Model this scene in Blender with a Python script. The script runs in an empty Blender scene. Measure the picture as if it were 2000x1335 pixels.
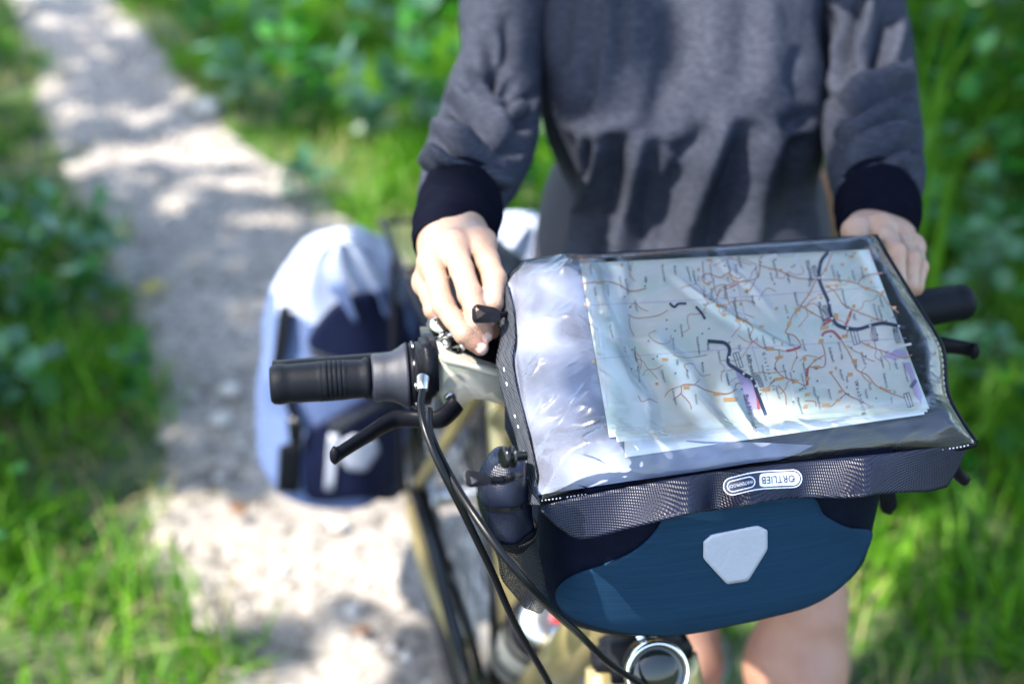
import bpy, bmesh, math, random
import numpy as np
from mathutils import Vector, Matrix

random.seed(7)
RNG = np.random.default_rng(11)
scene = bpy.context.scene
COL = scene.collection

# ------------------------------------------------------------------ camera, sky, sun, exposure
CAM_H, PITCH, LENS = 1.5, math.radians(28.0), 50.0
cam_data = bpy.data.cameras.new('camera')
cam_data.lens = LENS
cam_data.sensor_width = 36.0
cam_data.clip_start = 0.02
cam_data.clip_end = 300.0
cam_data.dof.use_dof = True
cam_data.dof.focus_distance = 0.945
cam_data.dof.aperture_fstop = 3.4
cam_data.dof.aperture_blades = 0
cam = bpy.data.objects.new('camera', cam_data)
cam.location = (0, 0, CAM_H)
cam.rotation_euler = (math.pi / 2 - PITCH, 0, 0)
COL.objects.link(cam)
scene.camera = cam

SUN = np.array([-0.50, -0.27, 0.82])
SUN = SUN / np.linalg.norm(SUN)
world = bpy.data.worlds.new('World')
scene.world = world
world.use_nodes = True
wn = world.node_tree
wn.nodes.clear()
w_out = wn.nodes.new('ShaderNodeOutputWorld')
w_bg = wn.nodes.new('ShaderNodeBackground')
w_sky = wn.nodes.new('ShaderNodeTexSky')
w_sky.sky_type = 'NISHITA'
w_sky.sun_disc = False
w_sky.sun_elevation = math.asin(SUN[2])
w_sky.sun_rotation = math.atan2(SUN[0], SUN[1])
w_sky.air_density = 1.0
w_sky.dust_density = 1.6
w_sky.ozone_density = 1.0
w_bg.inputs['Strength'].default_value = 0.15
wn.links.new(w_sky.outputs[0], w_bg.inputs['Color'])
wn.links.new(w_bg.outputs[0], w_out.inputs['Surface'])

sun_data = bpy.data.lights.new('sun', 'SUN')
sun_data.energy = 3.0
sun_data.angle = math.radians(0.53)
sun_data.color = (1.0, 0.93, 0.84)
sun = bpy.data.objects.new('sun', sun_data)
sun.rotation_euler = Vector(SUN).to_track_quat('Z', 'Y').to_euler()
COL.objects.link(sun)

scene.view_settings.view_transform = 'Standard'
scene.view_settings.look = 'None'
scene.view_settings.exposure = 2.42
scene.view_settings.gamma = 1.0
scene.view_settings.use_curve_mapping = False
scene.cycles.use_denoising = True
scene.cycles.max_bounces = 10
scene.cycles.transparent_max_bounces = 16
scene.cycles.sample_clamp_indirect = 6.0
scene.cycles.caustics_reflective = False
scene.cycles.caustics_refractive = False

# ------------------------------------------------------------------ measuring the place
FPX = 2000 * LENS / 36.0
CAM = np.array([0.0, 0.0, CAM_H])
FW = np.array([0.0, math.cos(PITCH), -math.sin(PITCH)])
UP = np.array([0.0, math.sin(PITCH), math.cos(PITCH)])
RT = np.array([1.0, 0.0, 0.0])
BO = np.array([0.095, 0.963, 0.0])          # ground point under the handlebar clamp
YAW = math.radians(13.5)                    # the bicycle points a little to one side
EA = np.array([math.cos(YAW), math.sin(YAW), 0.0])
EB = np.array([-math.sin(YAW), math.cos(YAW), 0.0])
EZ = np.array([0.0, 0.0, 1.0])

def ray(u, v): return FW + (u - 1000) / FPX * RT - (v - 667.5) / FPX * UP
def PD(u, v, d): return CAM + d * ray(u, v)
def PZ(u, v, z):
    r = ray(u, v); return CAM + r * ((z - CAM_H) / r[2])
def PB(u, v, b):
    r = ray(u, v); return CAM + r * ((b - (CAM - BO) @ EB) / (r @ EB))
def PA(u, v, a):
    r = ray(u, v); return CAM + r * ((a - (CAM - BO) @ EA) / (r @ EA))
def PY(u, v, y):
    r = ray(u, v); return CAM + r * (y / r[1])
def W(a, b, z): return BO + a * EA + b * EB + z * EZ
def LOC(p):
    q = np.asarray(p) - BO; return np.stack([q @ EA, q @ EB, q[..., 2]], -1)
def PROJ(p):
    q = np.asarray(p) - CAM; d = q @ FW
    return 1000 + FPX * (q @ RT) / d, 667.5 - FPX * (q @ UP) / d, d

# ------------------------------------------------------------------ noise
_PERM = np.random.default_rng(3).random(4096 * 4)
def _h(ix, iy, iz):
    n = (ix * 374761393 + iy * 668265263 + iz * 2147483647) & 0x7fffffff
    n = (n ^ (n >> 13)) * 1274126177 & 0x7fffffff
    return _PERM[(n ^ (n >> 16)) & 16383]
def vnoise(x, y, z=0.0):
    x, y, z = np.broadcast_arrays(np.asarray(x, float), y, z)
    ix, iy, iz = (np.floor(q).astype(np.int64) for q in (x, y, z))
    fx, fy, fz = x - ix, y - iy, z - iz
    fx, fy, fz = (q * q * (3 - 2 * q) for q in (fx, fy, fz))
    r = 0
    for dx in (0, 1):
        for dy in (0, 1):
            for dz in (0, 1):
                r = r + _h(ix + dx, iy + dy, iz + dz) * (fx if dx else 1 - fx) * (fy if dy else 1 - fy) * (fz if dz else 1 - fz)
    return r * 2 - 1
def fbm(x, y, z=0.0, o=4):
    r, a = 0, 1.0
    for i in range(o):
        r = r + a * vnoise(np.asarray(x) * 2 ** i + 17.3 * i, np.asarray(y) * 2 ** i, np.asarray(z) * 2 ** i)
        a *= 0.5
    return r

# ------------------------------------------------------------------ object helpers
ROOTLOC = {}
def root_loc(o):
    while o.parent: o = o.parent
    return np.array(o.location)
def put(name, verts, faces, mat, parent=None, smooth=True, mats=None, mat_idx=None, uvs=None):
    verts = np.asarray(verts, float).reshape(-1, 3)
    off = root_loc(parent) if parent is not None else np.zeros(3)
    if parent is None and len(verts):
        off = np.array([verts[:, 0].mean(), verts[:, 1].mean(), verts[:, 2].min()])
    me = bpy.data.meshes.new(name)
    v = verts - off
    if isinstance(faces, np.ndarray) and faces.ndim == 2:
        n, k = faces.shape
        me.vertices.add(len(v)); me.vertices.foreach_set('co', v.ravel())
        me.loops.add(n * k); me.loops.foreach_set('vertex_index', faces.ravel().astype(np.int32))
        me.polygons.add(n)
        me.polygons.foreach_set('loop_start', np.arange(0, n * k, k, dtype=np.int32))
        me.polygons.foreach_set('loop_total', np.full(n, k, dtype=np.int32))
        me.update(calc_edges=True)
    else:
        me.from_pydata([tuple(p) for p in v], [], [tuple(int(i) for i in f) for f in faces])
    me.validate()
    for m in (mats or [mat]):
        me.materials.append(m)
    if mat_idx is not None:
        me.polygons.foreach_set('material_index', np.asarray(mat_idx, dtype=np.int32))
    me.polygons.foreach_set('use_smooth', np.full(len(me.polygons), smooth))
    if uvs is not None:
        lay = me.uv_layers.new(name='UVMap')
        idx = np.empty(len(me.loops), dtype=np.int32); me.loops.foreach_get('vertex_index', idx)
        lay.data.foreach_set('uv', np.asarray(uvs, float)[idx].ravel())
    me.update()
    o = bpy.data.objects.new(name, me)
    COL.objects.link(o)
    if parent is not None:
        o.parent = parent
    else:
        o.location = off
    return o
def tag(o, label=None, cat=None, group=None, kind=None):
    if label: o['label'] = label
    if cat: o['category'] = cat
    if group: o['group'] = group
    if kind: o['kind'] = kind
    return o
def thing(name, loc, label, cat, group=None):
    o = bpy.data.objects.new(name, None)
    o.empty_display_size = 0.1
    COL.objects.link(o); o.location = tuple(loc)
    return tag(o, label, cat, group)

class MB:
    """collects pieces of geometry for one mesh"""
    def __init__(s): s.v, s.f = [], []
    def add(s, verts, faces):
        n = sum(len(x) for x in s.v)
        s.v.append(np.asarray(verts, float).reshape(-1, 3)); s.f += [tuple(i + n for i in f) for f in faces]
        return s
    def build(s, name, mat, parent=None, smooth=True):
        return put(name, np.concatenate(s.v), s.f, mat, parent, smooth)

def cr(pts, n=8):
    """Catmull-Rom through points of any dimension"""
    p = np.asarray(pts, float)
    p = np.vstack([2 * p[0] - p[1], p, 2 * p[-1] - p[-2]])
    out = []
    for i in range(1, len(p) - 2):
        t = np.linspace(0, 1, n, endpoint=False)[:, None]
        a, b, c, d = p[i - 1], p[i], p[i + 1], p[i + 2]
        out.append(.5 * (2 * b + (c - a) * t + (2 * a - 5 * b + 4 * c - d) * t ** 2 + (3 * b - a - 3 * c + d) * t ** 3))
    out.append(p[-2][None])
    return np.concatenate(out)
def frames(p):
    p = np.asarray(p, float)
    t = np.gradient(p, axis=0); t /= np.linalg.norm(t, axis=1)[:, None] + 1e-12
    up = np.array([0, 0, 1.0]) if abs(t[0][2]) < .9 else np.array([1.0, 0, 0])
    n = up - t[0] * (up @ t[0]); n /= np.linalg.norm(n)
    N = [n]
    for i in range(1, len(p)):
        n = N[-1] - t[i] * (N[-1] @ t[i]); n /= np.linalg.norm(n) + 1e-12; N.append(n)
    N = np.array(N); return t, N, np.cross(t, N)
def grid_faces(nr, nc, wrap=True):
    f = []
    for i in range(nr - 1):
        for j in range(nc if wrap else nc - 1):
            k = (j + 1) % nc
            f.append((i * nc + j, i * nc + k, (i + 1) * nc + k, (i + 1) * nc + j))
    return f
def tube(p, r, n=12, caps=True):
    p = np.asarray(p, float); t, N, B = frames(p)
    r = np.broadcast_to(np.asarray(r, float), (len(p),))
    th = np.linspace(0, 2 * np.pi, n, endpoint=False)
    v = p[:, None] + r[:, None, None] * (np.cos(th)[None, :, None] * N[:, None] + np.sin(th)[None, :, None] * B[:, None])
    f = grid_faces(len(p), n)
    if caps:
        f.append(tuple(range(n))[::-1]); f.append(tuple((len(p) - 1) * n + i for i in range(n)))
    return v.reshape(-1, 3), f
def lathe(c, axis, prof, n=24):
    """prof: list of (distance along axis, radius)"""
    axis = np.asarray(axis, float); axis /= np.linalg.norm(axis)
    u = np.array([0, 0, 1.0]) if abs(axis[2]) < .9 else np.array([1.0, 0, 0])
    u = u - axis * (u @ axis); u /= np.linalg.norm(u); w = np.cross(axis, u)
    th = np.linspace(0, 2 * np.pi, n, endpoint=False)
    v = []
    for h, r in prof:
        v.append(np.asarray(c) + axis * h + r * (np.cos(th)[:, None] * u + np.sin(th)[:, None] * w))
    f = grid_faces(len(prof), n)
    f.append(tuple(range(n))[::-1]); f.append(tuple((len(prof) - 1) * n + i for i in range(n)))
    return np.concatenate(v), f
def box(c, ex, ey, ez, sx, sy, sz, bev=0.0):
    c, ex, ey, ez = (np.asarray(q, float) for q in (c, ex, ey, ez))
    bm = bmesh.new(); bmesh.ops.create_cube(bm, size=1.0)
    for q in bm.verts: q.co = Vector((q.co.x * sx, q.co.y * sy, q.co.z * sz))
    if bev: bmesh.ops.bevel(bm, geom=bm.edges[:] , offset=bev, segments=2, affect='EDGES')
    bm.verts.index_update()
    v = np.array([c + ex * q.co.x + ey * q.co.y + ez * q.co.z for q in bm.verts])
    f = [tuple(q.index for q in fc.verts) for fc in bm.faces]; bm.free()
    return v, f
def slab(front, depth_vec, bev=0.0):
    """closed outline (points in 3D) extruded along depth_vec, edges softened by an inset ring"""
    p = np.asarray(front, float); n = len(p); d = np.asarray(depth_vec, float)
    c = p.mean(0); L = np.linalg.norm(d)
    if bev:
        ins = c + (p - c) * (1 - bev / np.maximum(np.linalg.norm(p - c, axis=1)[:, None], 1e-6))
        k = min(.45, bev / L)
        rings = [ins, p + d * k, p + d * (1 - k), ins + d]
    else:
        rings = [p, p + d]
    f = grid_faces(len(rings), n)
    f.append(tuple(range(n))[::-1]); f.append(tuple((len(rings) - 1) * n + i for i in range(n)))
    return np.concatenate(rings), f
def star_fill(outline2d, rings=14, centre=None):
    """fill a closed 2D outline with rings about its centre: returns points (k,2) and faces"""
    o = np.asarray(outline2d, float); n = len(o)
    c = o.mean(0) if centre is None else np.asarray(centre, float)
    pts = [c[None]]
    for i in range(1, rings + 1): pts.append(c + (o - c) * i / rings)
    f = [(0, 1 + j, 1 + (j + 1) % n) for j in range(n)]
    for i in range(rings - 1):
        for j in range(n):
            k = (j + 1) % n
            f.append((1 + i * n + j, 1 + (i + 1) * n + j, 1 + (i + 1) * n + k, 1 + i * n + k))
    return np.concatenate(pts), f
def close_cr(pts, n=8):
    p = np.asarray(pts, float); m = len(p)
    out = []
    for i in range(m):
        a, b, c, d = p[(i - 1) % m], p[i], p[(i + 1) % m], p[(i + 2) % m]
        t = np.linspace(0, 1, n, endpoint=False)[:, None]
        out.append(.5 * (2 * b + (c - a) * t + (2 * a - 5 * b + 4 * c - d) * t ** 2 + (3 * b - a - 3 * c + d) * t ** 3))
    return np.concatenate(out)
def round_poly(pts, r=0.2, n=4):
    """2D outline with cut corners rounded"""
    p = np.asarray(pts, float); m = len(p); out = []
    for i in range(m):
        a, b, c = p[i - 1], p[i], p[(i + 1) % m]
        s, e = b + (a - b) * r, b + (c - b) * r
        for t in np.linspace(0, 1, n): out.append((1 - t) ** 2 * s + 2 * t * (1 - t) * b + t * t * e)
    return np.array(out)
def thicken(pts, faces, nrm, t):
    """sheet -> closed thin solid"""
    pts = np.asarray(pts, float); nrm = np.broadcast_to(np.asarray(nrm, float), pts.shape); n = len(pts)
    v = np.concatenate([pts, pts - nrm * t])
    f = [tuple(q) for q in faces] + [tuple(i + n for i in q[::-1]) for q in faces]
    cnt = {}
    for q in faces:
        for i in range(len(q)):
            e = (q[i], q[(i + 1) % len(q)]); cnt[e] = 1
    for (a, b) in list(cnt):
        if (b, a) not in cnt: f.append((b, a, a + n, b + n))
    return v, f
def vnormals(v, f):
    v = np.asarray(v, float); N = np.zeros_like(v)
    q = np.array([(x[0], x[1], x[2]) if len(x) == 3 else (x[0], x[1], x[2]) for x in f])
    q2 = np.array([(x[0], x[2], x[3]) for x in f if len(x) == 4])
    for tri in (q, q2):
        if len(tri) == 0: continue
        n = np.cross(v[tri[:, 1]] - v[tri[:, 0]], v[tri[:, 2]] - v[tri[:, 0]])
        for k in range(3): np.add.at(N, tri[:, k], n)
    return N / (np.linalg.norm(N, axis=1)[:, None] + 1e-12)

# signed-distance modelling for the body
def seg_d(P, a, b, ra, rb):
    a, b = np.asarray(a, float), np.asarray(b, float); ab = b - a
    t = np.clip(((P - a) @ ab) / (ab @ ab + 1e-12), 0, 1)
    return np.linalg.norm(P - (a + t[..., None] * ab), axis=-1) - (ra + t * (rb - ra))
def smin(a, b, k):
    h = np.clip(.5 + .5 * (b - a) / k, 0, 1)
    return b * (1 - h) + a * h - k * h * (1 - h)
def sdf_mesh(fn, lo, hi, h):
    lo, hi = np.asarray(lo, float), np.asarray(hi, float)
    n = np.ceil((hi - lo) / h).astype(int) + 1
    ax = [lo[i] + h * np.arange(n[i]) for i in range(3)]
    P = np.stack(np.meshgrid(*ax, indexing='ij'), -1)
    D = fn(P.reshape(-1, 3)).reshape(P.shape[:3])
    S = D < 0
    c = [slice(0, -1), slice(1, None)]
    corners = [(i, j, k) for i in (0, 1) for j in (0, 1) for k in (0, 1)]
    cnt = sum(S[c[i], c[j], c[k]].astype(np.int8) for i, j, k in corners)
    m = (cnt > 0) & (cnt < 8)
    ci = np.argwhere(m)
    acc = np.zeros((len(ci), 3)); num = np.zeros(len(ci))
    for A in corners:
        for axis in range(3):
            if A[axis]: continue
            Bc = list(A); Bc[axis] = 1
            da = D[ci[:, 0] + A[0], ci[:, 1] + A[1], ci[:, 2] + A[2]]
            db = D[ci[:, 0] + Bc[0], ci[:, 1] + Bc[1], ci[:, 2] + Bc[2]]
            x = (da < 0) != (db < 0)
            t = np.where(x, da / np.where(x, da - db, 1), 0)
            p = np.tile(np.array(A, float), (len(ci), 1)); p[:, axis] += t
            acc[x] += p[x]; num[x] += 1
    verts = lo + h * (ci + acc / num[:, None])
    idx = -np.ones(m.shape, dtype=np.int64); idx[tuple(ci.T)] = np.arange(len(ci))
    faces = []
    for axis in range(3):
        sl0 = [slice(1, -1)] * 3; sl1 = [slice(1, -1)] * 3
        sl0[axis] = slice(0, -1); sl1[axis] = slice(1, None)
        a, b = S[tuple(sl0)], S[tuple(sl1)]
        e = np.argwhere(a != b)
        if len(e) == 0: continue
        flip = a[tuple(e.T)]
        base = e.copy()
        for q in range(3):
            if q != axis: base[:, q] += 1
        o1, o2 = [q for q in range(3) if q != axis]
        def cell(d1, d2):
            g = base.copy(); g[:, o1] -= d1; g[:, o2] -= d2
            return idx[tuple(g.T)]
        quad = np.stack([cell(1, 1), cell(0, 1), cell(0, 0), cell(1, 0)], 1)
        if axis == 1: flip = ~flip
        quad[~flip] = quad[~flip][:, ::-1]
        faces.append(quad)
    F = np.concatenate(faces)
    F = F[(F >= 0).all(1)]
    return verts, F

def crease(verts, normals, lines):
    """push a cloth surface in or out along fold lines given as seen from the front: (points, height, width, ...)"""
    u, v, d = PROJ(verts)
    q = np.stack([u, v], 1)
    disp = np.zeros(len(verts))
    facing = (normals * (CAM - verts)).sum(1) > 0
    for pts, A, w in lines:
        p = cr(pts, 6)
        best = np.full(len(q), 1e9); tt = np.zeros(len(q))
        for i in range(len(p) - 1):
            ab = p[i + 1] - p[i]
            t = np.clip(((q - p[i]) @ ab) / (ab @ ab + 1e-9), 0, 1)
            dd = np.linalg.norm(q - (p[i] + t[:, None] * ab), axis=1)
            k = dd < best; best[k] = dd[k]; tt[k] = (i + t[k]) / (len(p) - 1)
        taper = np.clip(np.minimum(tt, 1 - tt) / .22, 0.0, 1) ** .7
        disp += A * np.exp(-(best / w) ** 2) * taper * facing
    return verts + normals * disp[:, None]

TEXTS = {}
def text_mesh(s, size, spacing=1.0):
    """letter outlines as flat triangles: (k,3) in the xy plane"""
    if (s, spacing) in TEXTS: v, f = TEXTS[s, spacing]; return v * size, f
    cu = bpy.data.curves.new('lettering', 'FONT'); cu.body = s; cu.size = size
    cu.space_character = spacing; cu.resolution_u = 2
    o = bpy.data.objects.new('lettering', cu); COL.objects.link(o)
    dg = bpy.context.evaluated_depsgraph_get(); dg.update()
    me = o.evaluated_get(dg).to_mesh()
    v = np.array([tuple(p.co) for p in me.vertices]).reshape(-1, 3)
    f = [tuple(p.vertices) for p in me.polygons]
    o.evaluated_get(dg).to_mesh_clear()
    bpy.data.objects.remove(o); bpy.data.curves.remove(cu)
    return v, f

SMALL = ['Merl', 'Villip', 'Pech', 'Berkum', 'Altendorf', 'Ersdorf', 'Wormersdorf', 'Flerzheim', 'Morenhoven', 'Fritzdorf', 'Arzdorf', 'Niederich', 'Ringen', 'Lantershofen', 'Karweiler', 'Bengen', 'Kirchdaun', 'Holzweiler', 'Esch', 'Gelsdorf', 'Eckendorf', 'Vettelhoven', 'Leimersdorf', 'Ollheim', 'Buschhoven', 'Witterschlick', 'Kalenborn', 'Vischel', 'Berg', 'Todenfeld']
NAMED = [('Rheinbach', (622, 285), 42, .9), ('Meckenheim', (706, 578), 38, .85), ('Ahrweiler', (205, 945), 48, 1.0), ('Bad Neuenahr', (188, 1228), 48, 1.0), ('Wachtberg', (966, 1130), 42, 1.35), ('Grafschaft', (318, 930), 34, 1.9), ('Adendorf', (785, 895), 30, .9), ('22', (1240, 755), 40, 1.0), ('10', (1240, 1195), 26, 1.0), ('17', (270, 835), 26, 1.0), ('16', (1080, 695), 24, 1.0)]
for _s, _sp in [(q, .95) for q in SMALL] + [(q[0], q[3]) for q in NAMED] + [('ORTLIEB', 1.0), ('WATERPROOF', 1.0)]:
    TEXTS[_s, _sp] = text_mesh(_s, 1.0, _sp)

# ------------------------------------------------------------------ materials
def mat(name): 
    m = bpy.data.materials.new(name); m.use_nodes = True
    return m, m.node_tree.nodes, m.node_tree.links, m.node_tree.nodes['Principled BSDF']
def ramp(N, L, fac, stops):
    r = N.new('ShaderNodeValToRGB')
    while len(r.color_ramp.elements) < len(stops): r.color_ramp.elements.new(0.5)
    for e, (p, c) in zip(r.color_ramp.elements, stops): e.position = p; e.color = (*c, 1)
    L.new(fac, r.inputs[0]); return r
def coords(N, L, scale=(1, 1, 1), space='Object', rot=(0, 0, 0)):
    t = N.new('ShaderNodeTexCoord'); mp = N.new('ShaderNodeMapping')
    mp.inputs['Scale'].default_value = scale; mp.inputs['Rotation'].default_value = rot
    L.new(t.outputs[space], mp.inputs[0]); return mp.outputs[0]
def noise(N, L, co, scale, detail=4, rough=.55):
    n = N.new('ShaderNodeTexNoise'); n.inputs['Scale'].default_value = scale
    n.inputs['Detail'].default_value = detail; n.inputs['Roughness'].default_value = rough
    L.new(co, n.inputs['Vector']); return n.outputs['Fac']
def bump(N, L, h, strength, dist, bs):
    b = N.new('ShaderNodeBump'); b.inputs['Strength'].default_value = strength; b.inputs['Distance'].default_value = dist
    L.new(h, b.inputs['Height'])
    L.new(b.outputs[0], bs.inputs['Normal']); return b
def simple(name, c, rough=.5, metal=0.0, var=.12, scale=60, bmp=.15, dist=.0005, spec=.5):
    m, N, L, bs = mat(name)
    co = coords(N, L); n = noise(N, L, co, scale)
    lo = tuple(x * (1 - var) for x in c); hi = tuple(min(1, x * (1 + var)) for x in c)
    L.new(ramp(N, L, n, [(.3, lo), (.7, hi)]).outputs[0], bs.inputs['Base Color'])
    bs.inputs['Roughness'].default_value = rough; bs.inputs['Metallic'].default_value = metal
    bs.inputs['Specular IOR Level'].default_value = spec
    n2 = noise(N, L, co, scale * 5)
    bump(N, L, n2, bmp, dist, bs)
    return m
def woven(name, c, c2, thread=.0011, rough=.6, depth=.0004, strength=.5, streak=(1, 1, 1), sheen=0.0, spec=.05):
    """cloth with crossed threads, small colour slubs along one thread direction"""
    m, N, L, bs = mat(name)
    co = coords(N, L, rot=(0, 0, -YAW))
    hs = []
    for d in ('X', 'Z'):
        w = N.new('ShaderNodeTexWave'); w.wave_type = 'BANDS'; w.bands_direction = d
        w.inputs['Scale'].default_value = .314 / thread; w.inputs['Distortion'].default_value = .6
        w.inputs['Detail'].default_value = 1; L.new(co, w.inputs['Vector']); hs.append(w.outputs['Fac'])
    mul = N.new('ShaderNodeMath'); mul.operation = 'ADD'; L.new(hs[0], mul.inputs[0]); L.new(hs[1], mul.inputs[1])
    st = N.new('ShaderNodeMapping'); st.inputs['Scale'].default_value = streak; L.new(co, st.inputs[0])
    n = noise(N, L, st.outputs[0], 90, 5, .7)
    L.new(ramp(N, L, n, [(.3, c), (.72, c2)]).outputs[0], bs.inputs['Base Color'])
    bs.inputs['Roughness'].default_value = rough
    bs.inputs['Sheen Weight'].default_value = sheen
    bs.inputs['Specular IOR Level'].default_value = spec
    bump(N, L, mul.outputs[0], strength, depth, bs)
    return m
def leafy(name, c, c2, trans=.45, rough=.45, scale=6):
    m, N, L, bs = mat(name)
    n = noise(N, L, coords(N, L), scale, 3)
    rnd = N.new('ShaderNodeNewGeometry')
    mix = N.new('ShaderNodeMath'); mix.operation = 'MULTIPLY_ADD'
    L.new(rnd.outputs['Random Per Island'], mix.inputs[0]); mix.inputs[1].default_value = .7; mix.inputs[2].default_value = -.2
    ad = N.new('ShaderNodeMath'); ad.operation = 'ADD'; L.new(mix.outputs[0], ad.inputs[0]); L.new(n, ad.inputs[1])
    r = ramp(N, L, ad.outputs[0], [(.3, c), (.95, c2)])
    L.new(r.outputs[0], bs.inputs['Base Color'])
    bs.inputs['Roughness'].default_value = rough
    bs.inputs['Specular IOR Level'].default_value = .3
    tr = N.new('ShaderNodeBsdfTranslucent'); 
    g = N.new('ShaderNodeMixRGB'); g.blend_type = 'MULTIPLY'; g.inputs[0].default_value = 1
    L.new(r.outputs[0], g.inputs[1]); g.inputs[2].default_value = (1.0, 1.25, .35, 1)
    L.new(g.outputs[0], tr.inputs[0])
    ms = N.new('ShaderNodeMixShader'); ms.inputs[0].default_value = trans
    L.new(bs.outputs[0], ms.inputs[1]); L.new(tr.outputs[0], ms.inputs[2])
    L.new(ms.outputs[0], N['Material Output'].inputs[0])
    return m
def film(name, rough=.32, ior=1.5, tint=(.98, .985, 1.0), gain=1.7):
    """clear soft plastic sheet: see-through with a Fresnel reflection, part sharp and part hazy, and soft creases"""
    m, N, L, bs = mat(name); N.remove(bs)
    co = coords(N, L)
    n1 = noise(N, L, co, 11, 2, .4)
    b1 = N.new('ShaderNodeBump'); b1.inputs['Strength'].default_value = .2; b1.inputs['Distance'].default_value = .006
    L.new(n1, b1.inputs['Height'])
    fr = N.new('ShaderNodeFresnel'); fr.inputs[0].default_value = ior; L.new(b1.outputs[0], fr.inputs['Normal'])
    k = N.new('ShaderNodeMath'); k.operation = 'MULTIPLY'; k.use_clamp = True; k.inputs[1].default_value = gain
    L.new(fr.outputs[0], k.inputs[0])
    tr = N.new('ShaderNodeBsdfTransparent'); tr.inputs[0].default_value = (*tint, 1)
    gl = N.new('ShaderNodeBsdfGlossy'); gl.inputs['Roughness'].default_value = .05; L.new(b1.outputs[0], gl.inputs['Normal'])
    gh = N.new('ShaderNodeBsdfGlossy'); gh.inputs['Roughness'].default_value = rough; L.new(b1.outputs[0], gh.inputs['Normal'])
    mg = N.new('ShaderNodeMixShader'); mg.inputs[0].default_value = .5; L.new(gl.outputs[0], mg.inputs[1]); L.new(gh.outputs[0], mg.inputs[2])
    ms = N.new('ShaderNodeMixShader'); L.new(k.outputs[0], ms.inputs[0]); L.new(tr.outputs[0], ms.inputs[1]); L.new(mg.outputs[0], ms.inputs[2])
    L.new(ms.outputs[0], N['Material Output'].inputs[0])
    return m
def skin_mat():
    m, N, L, bs = mat('skin')
    co = coords(N, L)
    n = noise(N, L, co, 45, 5, .6)
    L.new(ramp(N, L, n, [(.3, (.29, .18, .125)), (.5, (.335, .218, .155)), (.75, (.37, .25, .19))]).outputs[0], bs.inputs['Base Color'])
    src = bs.inputs['Base Color'].links[0].from_socket
    at = N.new('ShaderNodeAttribute'); at.attribute_name = 'blush'
    mx = N.new('ShaderNodeMixRGB'); mx.blend_type = 'MIX'; L.new(at.outputs['Fac'], mx.inputs[0]); L.new(src, mx.inputs[1]); mx.inputs[2].default_value = (.32, .130, .080, 1)
    L.new(mx.outputs[0], bs.inputs['Base Color'])
    bs.inputs['Roughness'].default_value = .5
    bs.inputs['Subsurface Weight'].default_value = .25
    bs.inputs['Subsurface Radius'].default_value = (1.0, .35, .2)
    bs.inputs['Subsurface Scale'].default_value = .004
    v = N.new('ShaderNodeTexVoronoi'); v.inputs['Scale'].default_value = 700; L.new(co, v.inputs['Vector'])
    a = N.new('ShaderNodeMath'); a.operation = 'ADD'; L.new(v.outputs['Distance'], a.inputs[0]); L.new(noise(N, L, co, 160, 3), a.inputs[1])
    bump(N, L, a.outputs[0], .5, .0006, bs)
    return m
def dirt_mat():
    m, N, L, bs = mat('path_dirt')
    co = coords(N, L)
    n = noise(N, L, co, 5, 6, .6); n2 = noise(N, L, co, 38, 4, .6)
    r1 = ramp(N, L, n, [(.25, (.19, .168, .146)), (.5, (.295, .266, .232)), (.78, (.36, .322, .28))])
    r2 = ramp(N, L, n2, [(.36, (.22, .21, .21)), (.50, (1, 1, 1))])
    mx = N.new('ShaderNodeMixRGB'); mx.blend_type = 'MULTIPLY'; mx.inputs[0].default_value = .9
    L.new(r1.outputs[0], mx.inputs[1]); L.new(r2.outputs[0], mx.inputs[2]); L.new(mx.outputs[0], bs.inputs['Base Color'])
    bs.inputs['Roughness'].default_value = .9
    bump(N, L, noise(N, L, co, 60, 5, .65), .7, .012, bs)
    return m
def knit_mat():
    m, N, L, bs = mat('heather_jersey')
    co = coords(N, L, scale=(1, 1, 5))
    n = noise(N, L, co, 110, 5, .75)
    L.new(ramp(N, L, n, [(.34, (.017, .0195, .029)), (.55, (.033, .037, .052)), (.74, (.056, .062, .084))]).outputs[0], bs.inputs['Base Color'])
    bs.inputs['Roughness'].default_value = .8
    bs.inputs['Specular IOR Level'].default_value = .04
    bump(N, L, noise(N, L, coords(N, L), 30, 3, .5), .3, .004, bs)
    return m
def paper_mat():
    m, N, L, bs = mat('map_print')
    co = coords(N, L)
    n = noise(N, L, co, 17, 4, .55); n2 = noise(N, L, co, 9, 3)
    r = ramp(N, L, n, [(.33, (.66, .82, .72)), (.45, (.80, .89, .79)), (.54, (.91, .92, .82)), (.68, (.95, .94, .86))])
    r2 = ramp(N, L, n2, [(.55, (1, 1, 1)), (.72, (.93, .98, .90))])
    mx = N.new('ShaderNodeMixRGB'); mx.blend_type = 'MULTIPLY'; mx.inputs[0].default_value = 1
    L.new(r.outputs[0], mx.inputs[1]); L.new(r2.outputs[0], mx.inputs[2]); L.new(mx.outputs[0], bs.inputs['Base Color'])
    bs.inputs['Roughness'].default_value = .55
    bump(N, L, noise(N, L, co, 14, 2), .3, .004, bs)
    return m
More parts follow.
